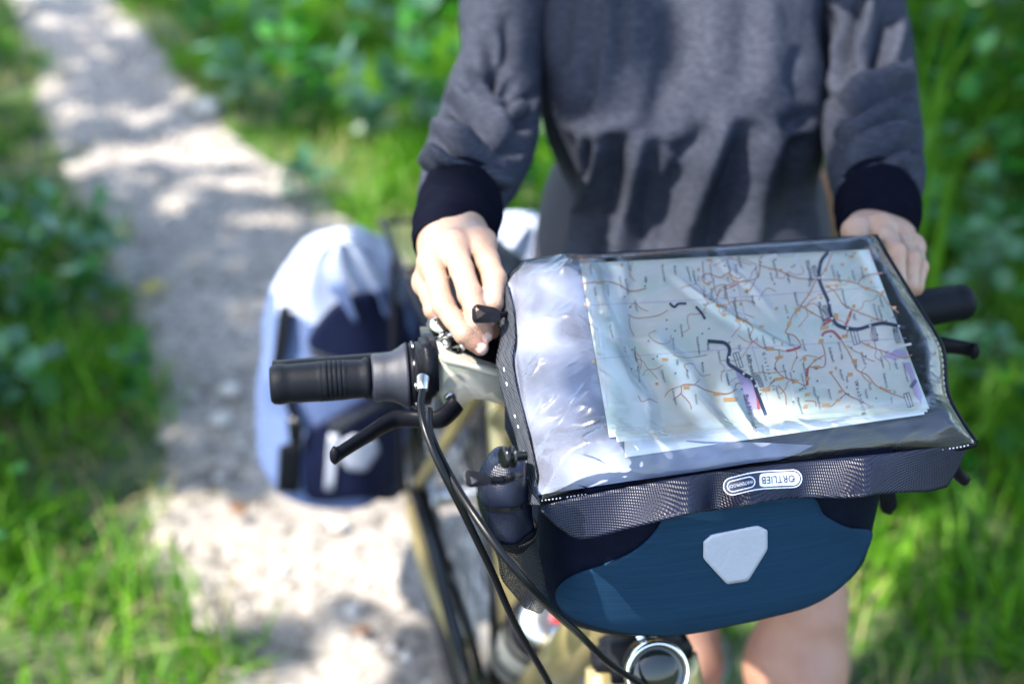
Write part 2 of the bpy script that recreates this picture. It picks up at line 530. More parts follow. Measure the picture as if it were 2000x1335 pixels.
def mesh_net():
    m, N, L, bs = mat('pocket_net')
    t = N.new('ShaderNodeTexCoord')
    mp = N.new('ShaderNodeMapping'); mp.inputs['Scale'].default_value = (64, 44, 1); mp.inputs['Rotation'].default_value = (0, 0, .78)
    L.new(t.outputs['UV'], mp.inputs[0])
    v = N.new('ShaderNodeTexVoronoi'); v.inputs['Scale'].default_value = 1; v.inputs['Randomness'].default_value = .15; L.new(mp.outputs[0], v.inputs['Vector'])
    lt = N.new('ShaderNodeMath'); lt.operation = 'LESS_THAN'; lt.inputs[1].default_value = .30; L.new(v.outputs['Distance'], lt.inputs[0])
    tr = N.new('ShaderNodeBsdfTransparent')
    ms = N.new('ShaderNodeMixShader'); L.new(lt.outputs[0], ms.inputs[0]); L.new(bs.outputs[0], ms.inputs[1]); L.new(tr.outputs[0], ms.inputs[2])
    L.new(ms.outputs[0], N['Material Output'].inputs[0])
    bs.inputs['Base Color'].default_value = (.008, .009, .012, 1); bs.inputs['Roughness'].default_value = .6
    return m

def glare_mat():
    """pale, partly see-through sheet that stands in for white glare on the clear film"""
    m = simple('glare_film', (.30, .33, .44), .3, var=.1, scale=25, bmp=.3, dist=.002); N, L = m.node_tree.nodes, m.node_tree.links
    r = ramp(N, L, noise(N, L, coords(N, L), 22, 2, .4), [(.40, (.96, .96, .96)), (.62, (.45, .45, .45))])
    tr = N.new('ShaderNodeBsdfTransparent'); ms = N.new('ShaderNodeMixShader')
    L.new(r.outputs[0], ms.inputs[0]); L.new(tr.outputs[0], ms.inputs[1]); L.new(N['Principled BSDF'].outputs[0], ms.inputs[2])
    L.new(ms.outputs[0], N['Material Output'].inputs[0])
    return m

M = dict(
    skin=skin_mat(), nail=simple('fingernail', (.60, .40, .34), .22, var=.05, scale=90, bmp=.05),
    jersey=knit_mat(), cuff=simple('black_rib', (.003, .0035, .008), .85, scale=40, bmp=.5, dist=.002, spec=.02),
    shorts=simple('dark_cloth', (.02, .02, .03), .8), hair=simple('brown_hair', (.07, .04, .025), .5, scale=30),
    shoe=simple('shoe_cloth', (.05, .05, .06), .7),
    black=simple('black_plastic', (.005, .0055, .008), .38, scale=200, bmp=.2, spec=.08),
    black_gloss=simple('glossy_black', (.004, .0045, .006), .2, scale=200, bmp=.05, spec=.35),
    rubber=simple('grip_rubber', (.005, .006, .009), .42, scale=300, bmp=.6, dist=.0006, spec=.09),
    grey_rubber=simple('grey_rubber', (.014, .0155, .025), .5, scale=300, bmp=.5, dist=.0005),
    tyre=simple('tyre_rubber', (.012, .012, .013), .75, scale=120, bmp=.5),
    gold=simple('champagne_paint', (.34, .28, .13), .3, metal=.55, var=.06, scale=20, bmp=.04),
    silver=simple('champagne_alloy', (.72, .70, .60), .22, metal=.55, var=.06, scale=60, bmp=.05),
    steel=simple('steel', (.55, .56, .58), .28, metal=1.0, var=.08, scale=80, bmp=.05),
    cable=simple('cable_sheath', (.004, .0045, .006), .3, scale=300, bmp=.05, spec=.2),
    lens=simple('dark_lens', (.012, .015, .014), .04, scale=40, bmp=.0),
    chrome=simple('chrome', (.78, .80, .80), .08, metal=1.0, var=.03, scale=40, bmp=.03),
    red=simple('red_plastic', (.6, .02, .015), .4),
    blue_cloth=woven('blue_cloth', (.0055, .0215, .047), (.0115, .0380, .076), .0011, .7, streak=(.2, .6, 10.0), depth=.0003, strength=.12, spec=.06),
    navy=woven('navy_coated_cloth', (.0016, .0028, .009), (.0032, .0055, .016), .0012, .5, strength=.25, spec=.06),
    flap=woven('ribbed_coated_cloth', (.0030, .0042, .014), (.0060, .0082, .024), .0015, .36, depth=.0008, strength=.38, spec=.32),
    tape=woven('grey_webbing', (.035, .040, .050), (.060, .066, .080), .0016, .6, depth=.0008, strength=.8),
    reflect=simple('reflective_grey', (.34, .36, .43), .45, var=.05, scale=300, bmp=.3),
    white=simple('white_print', (.62, .64, .70), .5, var=.03, scale=60, bmp=.05),
    thread=simple('white_thread', (.72, .74, .78), .6, scale=300),
    navy_print=simple('navy_print', (.012, .018, .05), .45, var=.05, scale=60, bmp=.05),
    film=film('clear_film'), film_b=film('clear_film_back', gain=1.0),
    paper=paper_mat(), paper_white=simple('white_paper', (.82, .84, .84), .6, var=.03, scale=20),
    ink=simple('dark_ink', (.05, .06, .10), .6), ink_blue=simple('blue_ink', (.055, .065, .17), .6, var=.05),
    ink_navy=simple('motorway_ink', (.020, .030, .085), .6), ink_road=simple('road_ink', (.64, .31, .19), .6, var=.05),
    ink_red=simple('red_road_ink', (.60, .13, .13), .6, var=.05), ink_town=simple('town_ink', (.82, .47, .19), .6, var=.06),
    ink_pale=simple('pale_road_ink', (.90, .90, .88), .6, var=.03), ink_lilac=simple('lilac_ink', (.55, .48, .74), .6, var=.08),
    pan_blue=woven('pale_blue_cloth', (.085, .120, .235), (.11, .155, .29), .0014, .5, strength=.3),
    pan_sunlit=woven('sunlit_blue_cloth', (.34, .39, .52), (.40, .45, .58), .0014, .4, strength=.3, spec=.3),  # lighter copy of the blue cloth: sunlight on the top, put into the colour
    pocket=woven('pocket_cloth', (.0025, .004, .012), (.005, .008, .022), .0012, .32, strength=.3, spec=.3),
    pan_navy=woven('pannier_navy', (.003, .005, .022), (.006, .010, .035), .0014, .5, strength=.3, spec=.15),
    glare=glare_mat(), net=mesh_net(), dirt=dirt_mat(),
    soil=simple('soil', (.055, .075, .030), .9, var=.4, scale=9, bmp=.6, dist=.02),
    grass=leafy('grass_blades', (.024, .115, .004), (.155, .350, .016), .48, .5, 3),
    grass_dry=leafy('straw_blades', (.22, .20, .07), (.40, .36, .16), .35, .6, 3),
    leaf=leafy('broad_leaves', (.008, .068, .012), (.045, .195, .028), .38, .30, 5),
    leaf_pale=leafy('pale_leaves', (.045, .14, .070), (.13, .27, .155), .3, .28, 5),
    leaf_yellow=leafy('yellow_leaves', (.45, .36, .03), (.62, .52, .06), .35, .5, 5),
    leaf_brown=leafy('brown_leaves', (.10, .045, .022), (.20, .11, .055), .1, .7, 8),
    canopy=leafy('canopy_leaves', (.030, .100, .015), (.070, .170, .030), .35, .45, 2),
    bark=simple('bark', (.10, .075, .055), .9, var=.4, scale=14, bmp=.9, dist=.03),
    stem=simple('plant_stem', (.06, .13, .03), .6, scale=30),
    stone=simple('pale_stone', (.50, .47, .43), .8, var=.2, scale=30, bmp=.5, dist=.004),
)

# ------------------------------------------------------------------ the setting: ground, path
PATH_L = np.array([PZ(u, v, 0)[:2] for u, v in [(30, 0), (75, 120), (95, 250), (170, 400), (235, 520), (300, 680), (330, 830), (330, 960), (300, 1080), (420, 1200), (470, 1335)]])
PATH_R = np.array([PZ(u, v, 0)[:2] for u, v in [(215, 0), (300, 90), (395, 200), (470, 290), (580, 350), (690, 450), (830, 540), (1000, 720), (1180, 930), (1330, 1150), (1400, 1335)]])
PATH_L = np.vstack([[-6.3, 13.0], [-3.3, 8.0], PATH_L, [-.42, 1.0], [-.45, -3.0]])[::-1]
PATH_R = np.vstack([[-5.3, 13.0], [-2.6, 8.0], PATH_R, [.34, 1.2], [.42, -3.0]])[::-1]
def path_l(y): return np.interp(y, PATH_L[:, 1], PATH_L[:, 0])
def path_r(y): return np.interp(y, PATH_R[:, 1], PATH_R[:, 0])
def side(x, y):
    """distance outside the path edge (negative on the path)"""
    wob = .07 * vnoise(np.asarray(x) * 5, np.asarray(y) * 5, 2.0) + .035 * vnoise(np.asarray(x) * 15, np.asarray(y) * 15, 5.0)
    return np.maximum(path_l(y) - x, x - path_r(y)) + wob
def ground_z(x, y):
    s = np.maximum(path_l(y) - x, x - path_r(y))
    bank = np.clip(s - .15, 0, 3)
    right = (np.asarray(x) > path_r(y))
    return .02 * vnoise(np.asarray(x) * 1.7, np.asarray(y) * 1.7) * np.clip(s * 2, 0, 1) + bank * np.where(right, .07, .03) - .02 * (s < 0)

xs = np.concatenate([[-60, -25, -10, -6], np.linspace(-4.2, 4.2, 130), [6, 10, 25, 60]])
ys = np.concatenate([[-60, -25, -8, -3], np.linspace(-1, 9.5, 150), [12, 18, 30, 80]])
GX, GY = np.meshgrid(xs, ys)
GZ = ground_z(GX, GY)
ground = put('ground', np.stack([GX, GY, GZ], -1), grid_faces(len(ys), len(xs), False), M['soil'])
tag(ground, 'green grassy forest floor on both sides of the dirt path', kind='structure')

ys = np.concatenate([np.linspace(-3, 1.2, 12), np.linspace(1.25, 6.6, 330), np.linspace(6.8, 13, 20)])
ts = np.linspace(-.12, 1.12, 92)
L_, R_ = path_l(ys)[:, None], path_r(ys)[:, None]
PXX = L_ + (R_ - L_) * ts[None]
PYY = np.repeat(ys[:, None], len(ts), 1)
cl = fbm(PXX * 9, PYY * 9, 1.0, 4)
cl2 = np.abs(vnoise(PXX * 24, PYY * 24, 4.0))
PZZ = .006 + .007 * cl + .008 * np.clip(vnoise(PXX * 18, PYY * 18, 8.0), .1, 1) - .012 * (1 - cl2) ** 4
PZZ = PZZ - .07 * np.clip(np.abs(ts - .5)[None] - .5, 0, 1) * 4
path = put('path', np.stack([PXX, PYY, PZZ], -1), grid_faces(len(ys), len(ts), False), M['dirt'])
tag(path, 'pale trodden dirt path winding away between the grass verges', kind='structure')

# ------------------------------------------------------------------ grass (one mass)
def blades(n, xr, yr, hfun, wfun, keep, lean=.5, seed=1):
    g = np.random.default_rng(seed)
    x = g.uniform(*xr, n); y = g.uniform(*yr, n)
    k = keep(x, y, g); x, y = x[k], y[k]; n = len(x)
    h = hfun(x, y, g); w = wfun(h, g)
    az = g.uniform(0, 2 * np.pi, n); ln = np.abs(g.normal(lean, .3, n))
    dx, dy = np.cos(az), np.sin(az)
    face = az + np.pi / 2 + g.normal(0, .4, n)
    sx, sy = np.cos(face) * w * .5, np.sin(face) * w * .5
    base = np.stack([x, y, ground_z(x, y) - .004], 1)
    def at(t, wid):
        c = base + np.stack([dx * ln * h * t ** 2 * .9, dy * ln * h * t ** 2 * .9, h * t * (1 - .38 * np.minimum(ln, 1.3) * t ** 2)], 1)
        s = np.stack([sx * wid, sy * wid, 0 * sx], 1)
        return c - s, c + s
    a0, a1 = at(0, 1.0); b0, b1 = at(.45, .95); c0, c1 = at(.8, .6); tip, _ = at(1.0, 0.0)
    v = np.stack([a0, a1, b0, b1, c0, c1, tip], 1).reshape(-1, 3)
    o = (np.arange(n) * 7)[:, None]
    tri = np.array([[0, 1, 3], [0, 3, 2], [2, 3, 5], [2, 5, 4], [4, 5, 6]])
    f = (o[:, :, None] + tri[None]).reshape(-1, 3)
    return v, f
def keep_grass(x, y, g):
    s = side(x, y)
    vis = np.abs(x) < .55 + y * .52
    tuft = vnoise(x * 7, y * 7, 3.0) + .5 * vnoise(x * 18, y * 18, 3.0) > -.25
    under = (x > -.35) & (x < .75) & (y < 1.65)
    return (s > .0) & vis & (tuft | (g.random(len(x)) < .18)) & ~under
def grass_h(x, y, g):
    s = np.clip(side(x, y), 0, 1.2)
    t = .05 + .10 * np.clip(s / .5, 0, 1) + .075 * vnoise(x * 4, y * 4, 9.0)
    return np.clip(t, .035, 1) * g.uniform(.55, 1.35, len(x))
v, f = blades(190000, (-3.6, 3.6), (1.0, 7.5), grass_h, lambda h, g: .0035 + .012 * h + g.uniform(0, .003, len(h)), keep_grass, .55, 5)
grass = put('grass', v, f, M['grass'])
tag(grass, 'lush green grass covering both verges of the path', kind='stuff')
def keep_dry(x, y, g):
    s = side(x, y); return (s > -.05) & (s < .45) & (np.abs(x) < .5 + y * .5)
v, f = blades(11000, (-2.6, 2.2), (1.2, 6.0), lambda x, y, g: g.uniform(.04, .13, len(x)), lambda h, g: .003 + .01 * h, keep_dry, .9, 8)
tag(put('dry_grass', v, f, M['grass_dry']), 'straw coloured dry grass along the edges of the path', kind='stuff')

# ------------------------------------------------------------------ broad leaves
LEAF = np.array([(0, 0, 0), (.30, .22, .05), (.36, .55, .03), (.20, .85, -.04), (0, 1.0, -.10), (-.20, .85, -.04), (-.36, .55, .03), (-.30, .22, .05), (0, .3, -.02), (0, .65, -.03)])
LEAF_T = np.array([(0, 1, 8), (1, 2, 8), (2, 9, 8), (2, 3, 9), (3, 4, 9), (4, 5, 9), (5, 6, 9), (6, 8, 9), (6, 7, 8), (7, 0, 8)])
def leaves_at(pos, size, tilt, seed, width=1.0):
    """pos (n,3) base of each leaf, tilt: angle of the blade above the horizontal"""
    g = np.random.default_rng(seed); n = len(pos)
    az = g.uniform(0, 2 * np.pi, n); el = tilt if np.ndim(tilt) else g.normal(tilt, .45, n); ro = g.normal(0, .5, n)
    fwd = np.stack([np.cos(az) * np.cos(el), np.sin(az) * np.cos(el), np.sin(el)], 1)
    sd = np.stack([-np.sin(az), np.cos(az), 0 * az], 1); up = np.cross(sd, fwd) * -1
    up = np.cross(fwd, sd) * -1
    s2 = sd * np.cos(ro)[:, None] + up * np.sin(ro)[:, None]; u2 = np.cross(s2, fwd)
    sc = np.broadcast_to(size, (n,))[:, None, None]
    v = pos[:, None] + sc * (LEAF[None, :, 0, None] * width * s2[:, None] + LEAF[None, :, 1, None] * fwd[:, None] + LEAF[None, :, 2, None] * u2[:, None])
    f = (np.arange(n) * len(LEAF))[:, None, None] + LEAF_T[None]
    return v.reshape(-1, 3), f.reshape(-1, 3)

def scatter(n, keep, hfun, smin_, smax_, seed, tilt=.1):
    g = np.random.default_rng(seed)
    x = g.uniform(-3.8, 3.8, n); y = g.uniform(1.3, 7.8, n)
    k = keep(x, y) & (np.abs(x) < .6 + y * .52); x, y = x[k], y[k]
    z = ground_z(x, y) + hfun(x, y) * np.sqrt(g.random(len(x)))
    return leaves_at(np.stack([x, y, z], 1), g.uniform(smin_, smax_, len(x)), tilt, seed + 1)
def k_right(x, y): return (x > path_r(y) + .45 + .25 * vnoise(x * 2, y * 2, 1.0)) & (y > 3.0) & (vnoise(x * 2.2, y * 2.2, 6.0) > -.35)
def k_left(x, y): return (x < path_l(y) - .22 + .1 * vnoise(x * 3, y * 3, 1.0)) & (y > 1.85) & (vnoise(x * 2.6, y * 2.6, 12.0) > -.25)
def k_east(x, y): return (x > .70) & (y < 5.5) & (y > 2.05) & (vnoise(x * 2.4, y * 2.4, 15.0) > -.35 + .5 * (y < 2.4))
v1, f1 = scatter(12000, k_right, lambda x, y: .16 + .45 * np.clip((y - 3.2) / 2.5, 0, 1), .05, .10, 21)
tag(put('undergrowth', v1, f1, M['leaf']), 'leafy green undergrowth massed behind the standing person', kind='stuff')
v1, f1 = scatter(8000, k_left, lambda x, y: .20 + .08 * vnoise(x * 3, y * 3, 2.0), .04, .085, 31)
tag(put('undergrowth', v1, f1, M['leaf']), 'dark leafy ground cover on the verge beside the path', kind='stuff')
v1, f1 = scatter(15000, k_east, lambda x, y: .12 + .75 * np.clip((y - 2.3) / 1.6, 0, 1.0), .035, .085, 41)
tag(put('undergrowth', v1, f1, M['leaf']), 'shaded leafy undergrowth beyond the black handlebar end', kind='stuff')

def plant(name, x, y, h, n, size, m, label, seed, spread=.13, group=None, cat='plant'):
    g = np.random.default_rng(seed); z0 = float(ground_z(x, y))
    r = thing(name, (x, y, z0), label, cat, group)
    st = MB(); P = []
    for k in range(max(3, n // 7)):
        a = g.uniform(0, 6.28); top = np.array([x + math.cos(a) * spread * g.uniform(.4, 1), y + math.sin(a) * spread * g.uniform(.4, 1), z0 + h * g.uniform(.7, 1)])
        mid = np.array([x, y, z0]) * .5 + top * .5 + np.array([0, 0, h * .12])
        line = cr([np.array([x, y, z0 - .01]), mid, top], 5)
        st.add(*tube(line, np.linspace(.004, .0018, len(line)), 5))
        for q in range(7): P.append(line[int(g.integers(len(line) // 3, len(line)))] + g.normal(0, .012, 3))
    st.build('stem', M['stem'], r)
    P = np.array(P)
    v, f = leaves_at(P, g.uniform(size * .7, size * 1.25, len(P)), .15, seed + 3)
    put('leaves', v, f, m, r, True)['kind'] = 'stuff'
    return r
def gp(u, v): return PZ(u, v, 0)[:2]
plants = [
    ((800, 110), .34, 42, .085, 'leaf_pale', 'pale glossy leaved plant high in the bank above the grey sleeve', .16),
    ((640, 170), .28, 35, .080, 'leaf', 'dark green bushy plant halfway along the bank behind the path bend', .15),
    ((520, 70), .30, 35, .075, 'leaf_pale', 'light green leafy plant at the far edge of the path', .15),
    ((400, 60), .22, 28, .070, 'leaf', 'small leafy plant overhanging the far bend of the path', .12),
    ((600, 330), .16, 24, .055, 'leaf_pale', 'small pale plant low in the grass at the inner path edge', .09),
    ((60, 480), .22, 42, .060, 'leaf_pale', 'pale leaved weed on the dark verge at the picture edge', .12),
    ((120, 620), .20, 42, .060, 'leaf', 'dark leafy weed on the shaded verge across from the pannier', .12),
    ((260, 760), .15, 28, .045, 'leaf', 'low green weed growing out onto the path edge', .10),
    ((1900, 620), .30, 42, .060, 'leaf_pale', 'leafy weed in the shade just above the black handlebar end', .14),
    ((1960, 860), .22, 35, .055, 'leaf', 'dark leafy weed beside the corner of the map case', .13),
    ((880, 40), .40, 42, .085, 'leaf', 'tall dark leaved plant directly behind the bent elbow', .16),
    ((690, 20), .36, 42, .080, 'leaf', 'tall leafy plant at the top edge of the bank', .16),
    ((730, 250), .26, 35, .075, 'leaf_pale', 'pale leaved plant in the middle of the sunny bank', .14),
    ((850, 250), .24, 35, .070, 'leaf_pale', 'pale bushy plant touching the lower sleeve outline', .13),
    ((470, 160), .24, 28, .075, 'leaf_pale', 'pale plant leaning over the curve of the path', .13),
    ((560, 215), .22, 28, .065, 'leaf', 'dark low plant below the pale leaves of the bank', .12),
    ((30, 780), .22, 42, .060, 'leaf_pale', 'pale leaved weed on the verge below the dark weed', .12),
    ((180, 500), .18, 28, .055, 'leaf_pale', 'small pale weed where the verge meets the path', .10),
    ((1860, 780), .20, 28, .050, 'leaf_pale', 'small pale weed under the dark brake lever tip', .11),
]
for i, ((u, v_), h, n, sz, mk, lab, sp) in enumerate(plants):
    x, y = gp(u, v_ + 55)
    plant('leafy_plant', x, y, h, n, sz, M[mk], lab, 100 + 7 * i, sp, 'leafy plants along the path')
x, y = gp(1930, 420)
yp = thing('yellow_plant', (x, y, float(ground_z(x, y))), 'wilting plant with bright yellow leaves in the dark undergrowth', 'plant')
yz = float(ground_z(x, y))
tipp = PY(1925, 310, y)
sl = cr([(x, y, yz), (x + .02, y, yz + .15), tipp], 6)
put('stem', *tube(sl, .003, 6), M['stem'], yp)
g = np.random.default_rng(5)
v, f = leaves_at(np.array([tipp + g.normal(0, .022, 3) for k in range(9)]), .055, .2, 77); put('leaves', v, f, M['leaf_yellow'], yp)['kind'] = 'stuff'
# long arching blades near the dark top corner
for k, (u0, v0, u1, v1_, lab) in enumerate([(1800, 330, 1935, 10, 'long pale arching grass leaf rising beside the sleeve'), (1795, 250, 1850, -60, 'upright narrow grass leaf close behind the shoulder'), (1815, 300, 1990, 40, 'grass leaf bending furthest out towards the picture edge'), (1830, 230, 1900, -50, 'grass leaf leaning in the middle of the tall tuft'), (1850, 380, 1960, 180, 'short curved grass leaf low in the dark corner')]):
    yy = (2.55, 2.8, 2.6, 2.7, 2.45)[k]; a = PY(u0, v0, yy); a[2] = float(ground_z(a[0], a[1])); b = PY(u1, v1_, yy - .1)
    if k in (0, 2): a = np.array([PY(u0, v0, yy)[0] - .05, yy, float(ground_z(PY(u0, v0, yy)[0], yy))])
    mid = PY(u0 + 8, (v0 + v1_) / 2 + 60, yy); line = cr([a, PY(u0, v0, yy), mid, b], 8)
    w = np.interp(np.linspace(0, 1, len(line)), [0, .4, 1], [.008, .014, .001])[:, None] * np.array([[.9, .3, .3]])
    n = len(line); fold = np.array([0, -.004, 0])
    vv = np.concatenate([line - w, line + fold, line + w]); ff = [(i, i + 1, n + i + 1, n + i) for i in range(n - 1)] + [(n + i, n + i + 1, 2 * n + i + 1, 2 * n + i) for i in range(n - 1)]
    tag(put('grass_leaf', *thicken(vv, ff, (0, -1, 0), .0006), M['grass']), lab, 'plant', 'long grass leaves')

# ------------------------------------------------------------------ trees that shade the path (they stand outside the picture)
LIT = [  # centre and radii, on the plane z = 1 along the sun, of gaps cut in the canopy to put sun on chosen spots
    (-0.055, 0.86, 0.158, 0.24), (-0.11, 1.66, 0.15, 0.15), (0.02, 0.73, 0.17, 0.14), (-0.13, 1.08, 0.16, 0.22), (0.25, 1.38, 0.11, 0.2), (-0.43, 1.68, 0.3, 0.3), (-0.2, 0.85, 0.14, 0.13), (-1.01, 1.71, 0.36, 0.24), (-0.63, 1.54, 0.2, 0.14), (-1.15, 1.31, 0.3, 0.16), (0.4, 1.42, 0.1, 0.13), (-0.04, 1.36, 0.14, 0.2), (0.09, 1.57, 0.26, 0.17), (0.42, 1.49, 0.2, 0.2), (-1.31, 1.54, 0.2, 0.08), (-1.78, 3.64, 0.3, 0.1), (-1.98, 4.04, 0.22, 0.09), (-1.73, 4.34, 0.25, 0.07), (-2.38, 4.79, 0.3, 0.07), (-0.78, 3.19, 0.35, 0.22), (-0.33, 2.69, 0.35, 0.25), (-0.68, 4.09, 0.45, 0.22), (-0.13, 3.89, 0.3, 0.2), (-1.33, 4.99, 0.4, 0.2), (-1.18, 3.14, 0.05, 0.05), (-1.13, 3.54, 0.38, 0.2), (-0.78, 2.84, 0.3, 0.25), (-1.28, 4.29, 0.3, 0.22), (-0.38, 3.34, 0.3, 0.2), (-1.48, 1.43, 0.22, 0.1), (-0.23, 2.34, 0.25, 0.2), (-1.38, 2.59, 0.07, 0.07), (-1.55, 3.01, 0.12, 0.06), (-1.53, 1.49, 0.12, 0.09), (-1.78, 2.19, 0.06, 0.05), (0.97, 2.79, 0.08, 0.07), (0.32, 3.49, 0.25, 0.2),
]
def tree(x, y, h, label, seed, n, cx, cy, cr_):
    g = np.random.default_rng(seed)
    r = thing('tree', (x, y, 0), label, 'tree', 'trees shading the path')
    top = np.array([cx, cy, h * .8])
    line = cr([(x, y, -.1), (x + .05, y + .05, h * .3), np.array([x, y, h * .55]) * .6 + top * .4, top], 6)
    put('trunk', *tube(line, np.linspace(.16, .03, len(line)), 10), M['bark'], r)
    made = 0
    for k in range(60):
        a = g.uniform(0, 6.28); e = np.array([cx + cr_ * .8 * math.cos(a), cy + cr_ * .8 * math.sin(a), h * g.uniform(.65, .95)])
        s = line[int(len(line) * g.uniform(.5, .8))]; q = cr([s, s * .5 + e * .5 + np.array([0, 0, .25]), e], 6)
        qs = q - SUN * ((q[:, 2] - 1) / SUN[2])[:, None]
        if made == 6 or any((((qs[:, 0] - lx) / (ra + .06)) ** 2 + ((qs[:, 1] - ly) / (rb + .06)) ** 2 < 1).any() for lx, ly, ra, rb in LIT): continue
        made += 1
        put('limb', *tube(q, np.linspace(.05, .008, len(q)), 7), M['bark'], r)
    a = g.uniform(0, 6.28, n); rr = cr_ * np.sqrt(g.random(n))
    p = np.stack([cx + rr * np.cos(a), cy + rr * np.sin(a), h * .62 + h * .38 * g.random(n)], 1)
    q = p - SUN * ((p[:, 2] - 1) / SUN[2])[:, None]
    keep = vnoise(p[:, 0] * 1.6, p[:, 1] * 1.6, p[:, 2] * 1.2 + seed) > -.5
    for lx, ly, ra, rb in LIT:
        e = ((q[:, 0] - lx) / ra) ** 2 + ((q[:, 1] - ly) / rb) ** 2 + .35 * vnoise(q[:, 0] * 9, q[:, 1] * 9, 2.0)
        keep &= e > 1
    p = p[keep]
    v, f = leaves_at(p, g.uniform(.10, .19, len(p)), 0.0, seed + 1, 1.25)
    put('crown', v, f, M['canopy'], r)['kind'] = 'stuff'
    return r
def under_sun(x, y, z): p = np.array([x, y, 1.0]) + SUN * ((z - 1) / SUN[2]); return p[:2]
H = 6.0; zc = H * .81
for k, (qx, qy, tx, ty, cr_, lab) in enumerate([
        (-.5, 1.2, -5.2, .2, 2.2, 'broad leaved tree standing to the side of the path near the camera'),
        (-1.2, 4.2, -6.2, 4.4, 2.2, 'broad leaved tree standing further along the path'),
        (2.0, 2.6, 3.6, 3.2, 2.0, 'broad leaved tree standing behind the undergrowth on the bank')]):
    c = under_sun(qx, qy, zc)
    tree(tx, ty, H, lab, 300 + k, (3000, 3000, 3400)[k], c[0], c[1], cr_)

def shrub(x0, x1, y0, y1, z0, z1, n, label, seed):
    g = np.random.default_rng(seed); bx, by = (x0 + x1) / 2, (y0 + y1) / 2; gz_ = float(ground_z(bx, by))
    r = thing('shrub', (bx, by, gz_), label, 'shrub')  # added shrubs, there to darken the corner and the verge
    P = []
    for k in range(26):
        e = np.array([g.uniform(x0, x1), g.uniform(y0, y1), g.uniform(z0 + .2, z1)]); s = np.array([bx + g.normal(0, .12), by + g.normal(0, .12), gz_])
        q = cr([s, s * .45 + e * .55 + np.array([0, 0, .25]), e], 8); put('branch', *tube(q, np.linspace(.016, .004, len(q)), 6), M['bark'], r)
        for _ in range(n // 26): P.append(q[int(g.integers(6, len(q)))] + g.normal(0, .16, 3))
    P = np.array(P); P = P[P[:, 2] > z0]
    v, f = leaves_at(P, g.uniform(.05, .10, len(P)), -.1, seed + 1); put('foliage', v, f, M['leaf'], r)['kind'] = 'stuff'
    return r
shrub(1.0, 2.8, 2.7, 5.0, .72, 2.2, 11000, 'tall dark shrub added out of view to shade the corner behind the arm', 71)  # unseen, added overhead to darken the corner below it
shrub(-2.6, -1.45, 1.9, 3.5, .22, .95, 4200, 'dense dark shrub added at the picture edge to darken the verge', 91)  # added beside the view to keep sky light off the verge

# ------------------------------------------------------------------ the bicycle
bike = thing('bicycle', W(0, 0, 0), 'champagne coloured touring bicycle with black grips carrying the bags', 'bicycle')
def pipe(name, pts, r, m, parent=bike, n=16, smooth_pts=True, k=8):
    p = np.asarray(pts, float)
    if smooth_pts and len(p) > 2:
        if np.ndim(r): r = cr(np.asarray(r, float)[:, None], k)[:, 0]
        p = cr(p, k)
    return put(name, *tube(p, r, n), m, parent)
BB = (0, .365, .285); HUB = (0, .764, .345); SEAT = (0, .470, .735)
pipe('head_tube', [W(0, .005, .925), W(0, -.045, .765)], .021, M['gold'])
put('headset', *lathe(W(0, .006, .926), W(0, .005, .925) - W(0, -.045, .765), [(0, .018), (.0, .024), (.012, .024), (.016, .018)]), M['black'], bike)
pipe('top_tube', [W(0, .008, .88), W(0, .44, .66)], .018, M['gold'])
pipe('down_tube', [W(0, -.03, .79), W(*BB)], .0265, M['gold'])
pipe('seat_tube', [W(*BB), W(*SEAT)], .0185, M['gold'])
pipe('seat_post', [W(0, .462, .70), W(0, .480, .765)], .0135, M['steel'])
put('seat_clamp', *lathe(W(0, .466, .718), (W(*SEAT) - W(*BB)), [(0, .019), (0, .023), (.022, .023), (.022, .019)]), M['black'], bike)
for s in (-1, 1):
    pipe('seat_stay', [W(.022 * s, .468, .69), W(.052 * s, .60, .52), W(.066 * s, .755, .355)], .0085, M['gold'])
    pipe('chain_stay', [W(.03 * s, .38, .287), W(.05 * s, .50, .305), W(.067 * s, .62, .325), W(.066 * s, .755, .345)], [.012, .011, .009, .008], M['gold'])
    put('dropout', *box(W(.066 * s, .762, .348), EA, EB, EZ, .006, .035, .03, .002), M['gold'], bike)
put('bottom_bracket', *lathe(W(-.038, .365, .285), EA, [(0, .017), (0, .022), (.076, .022), (.076, .017)]), M['gold'], bike)

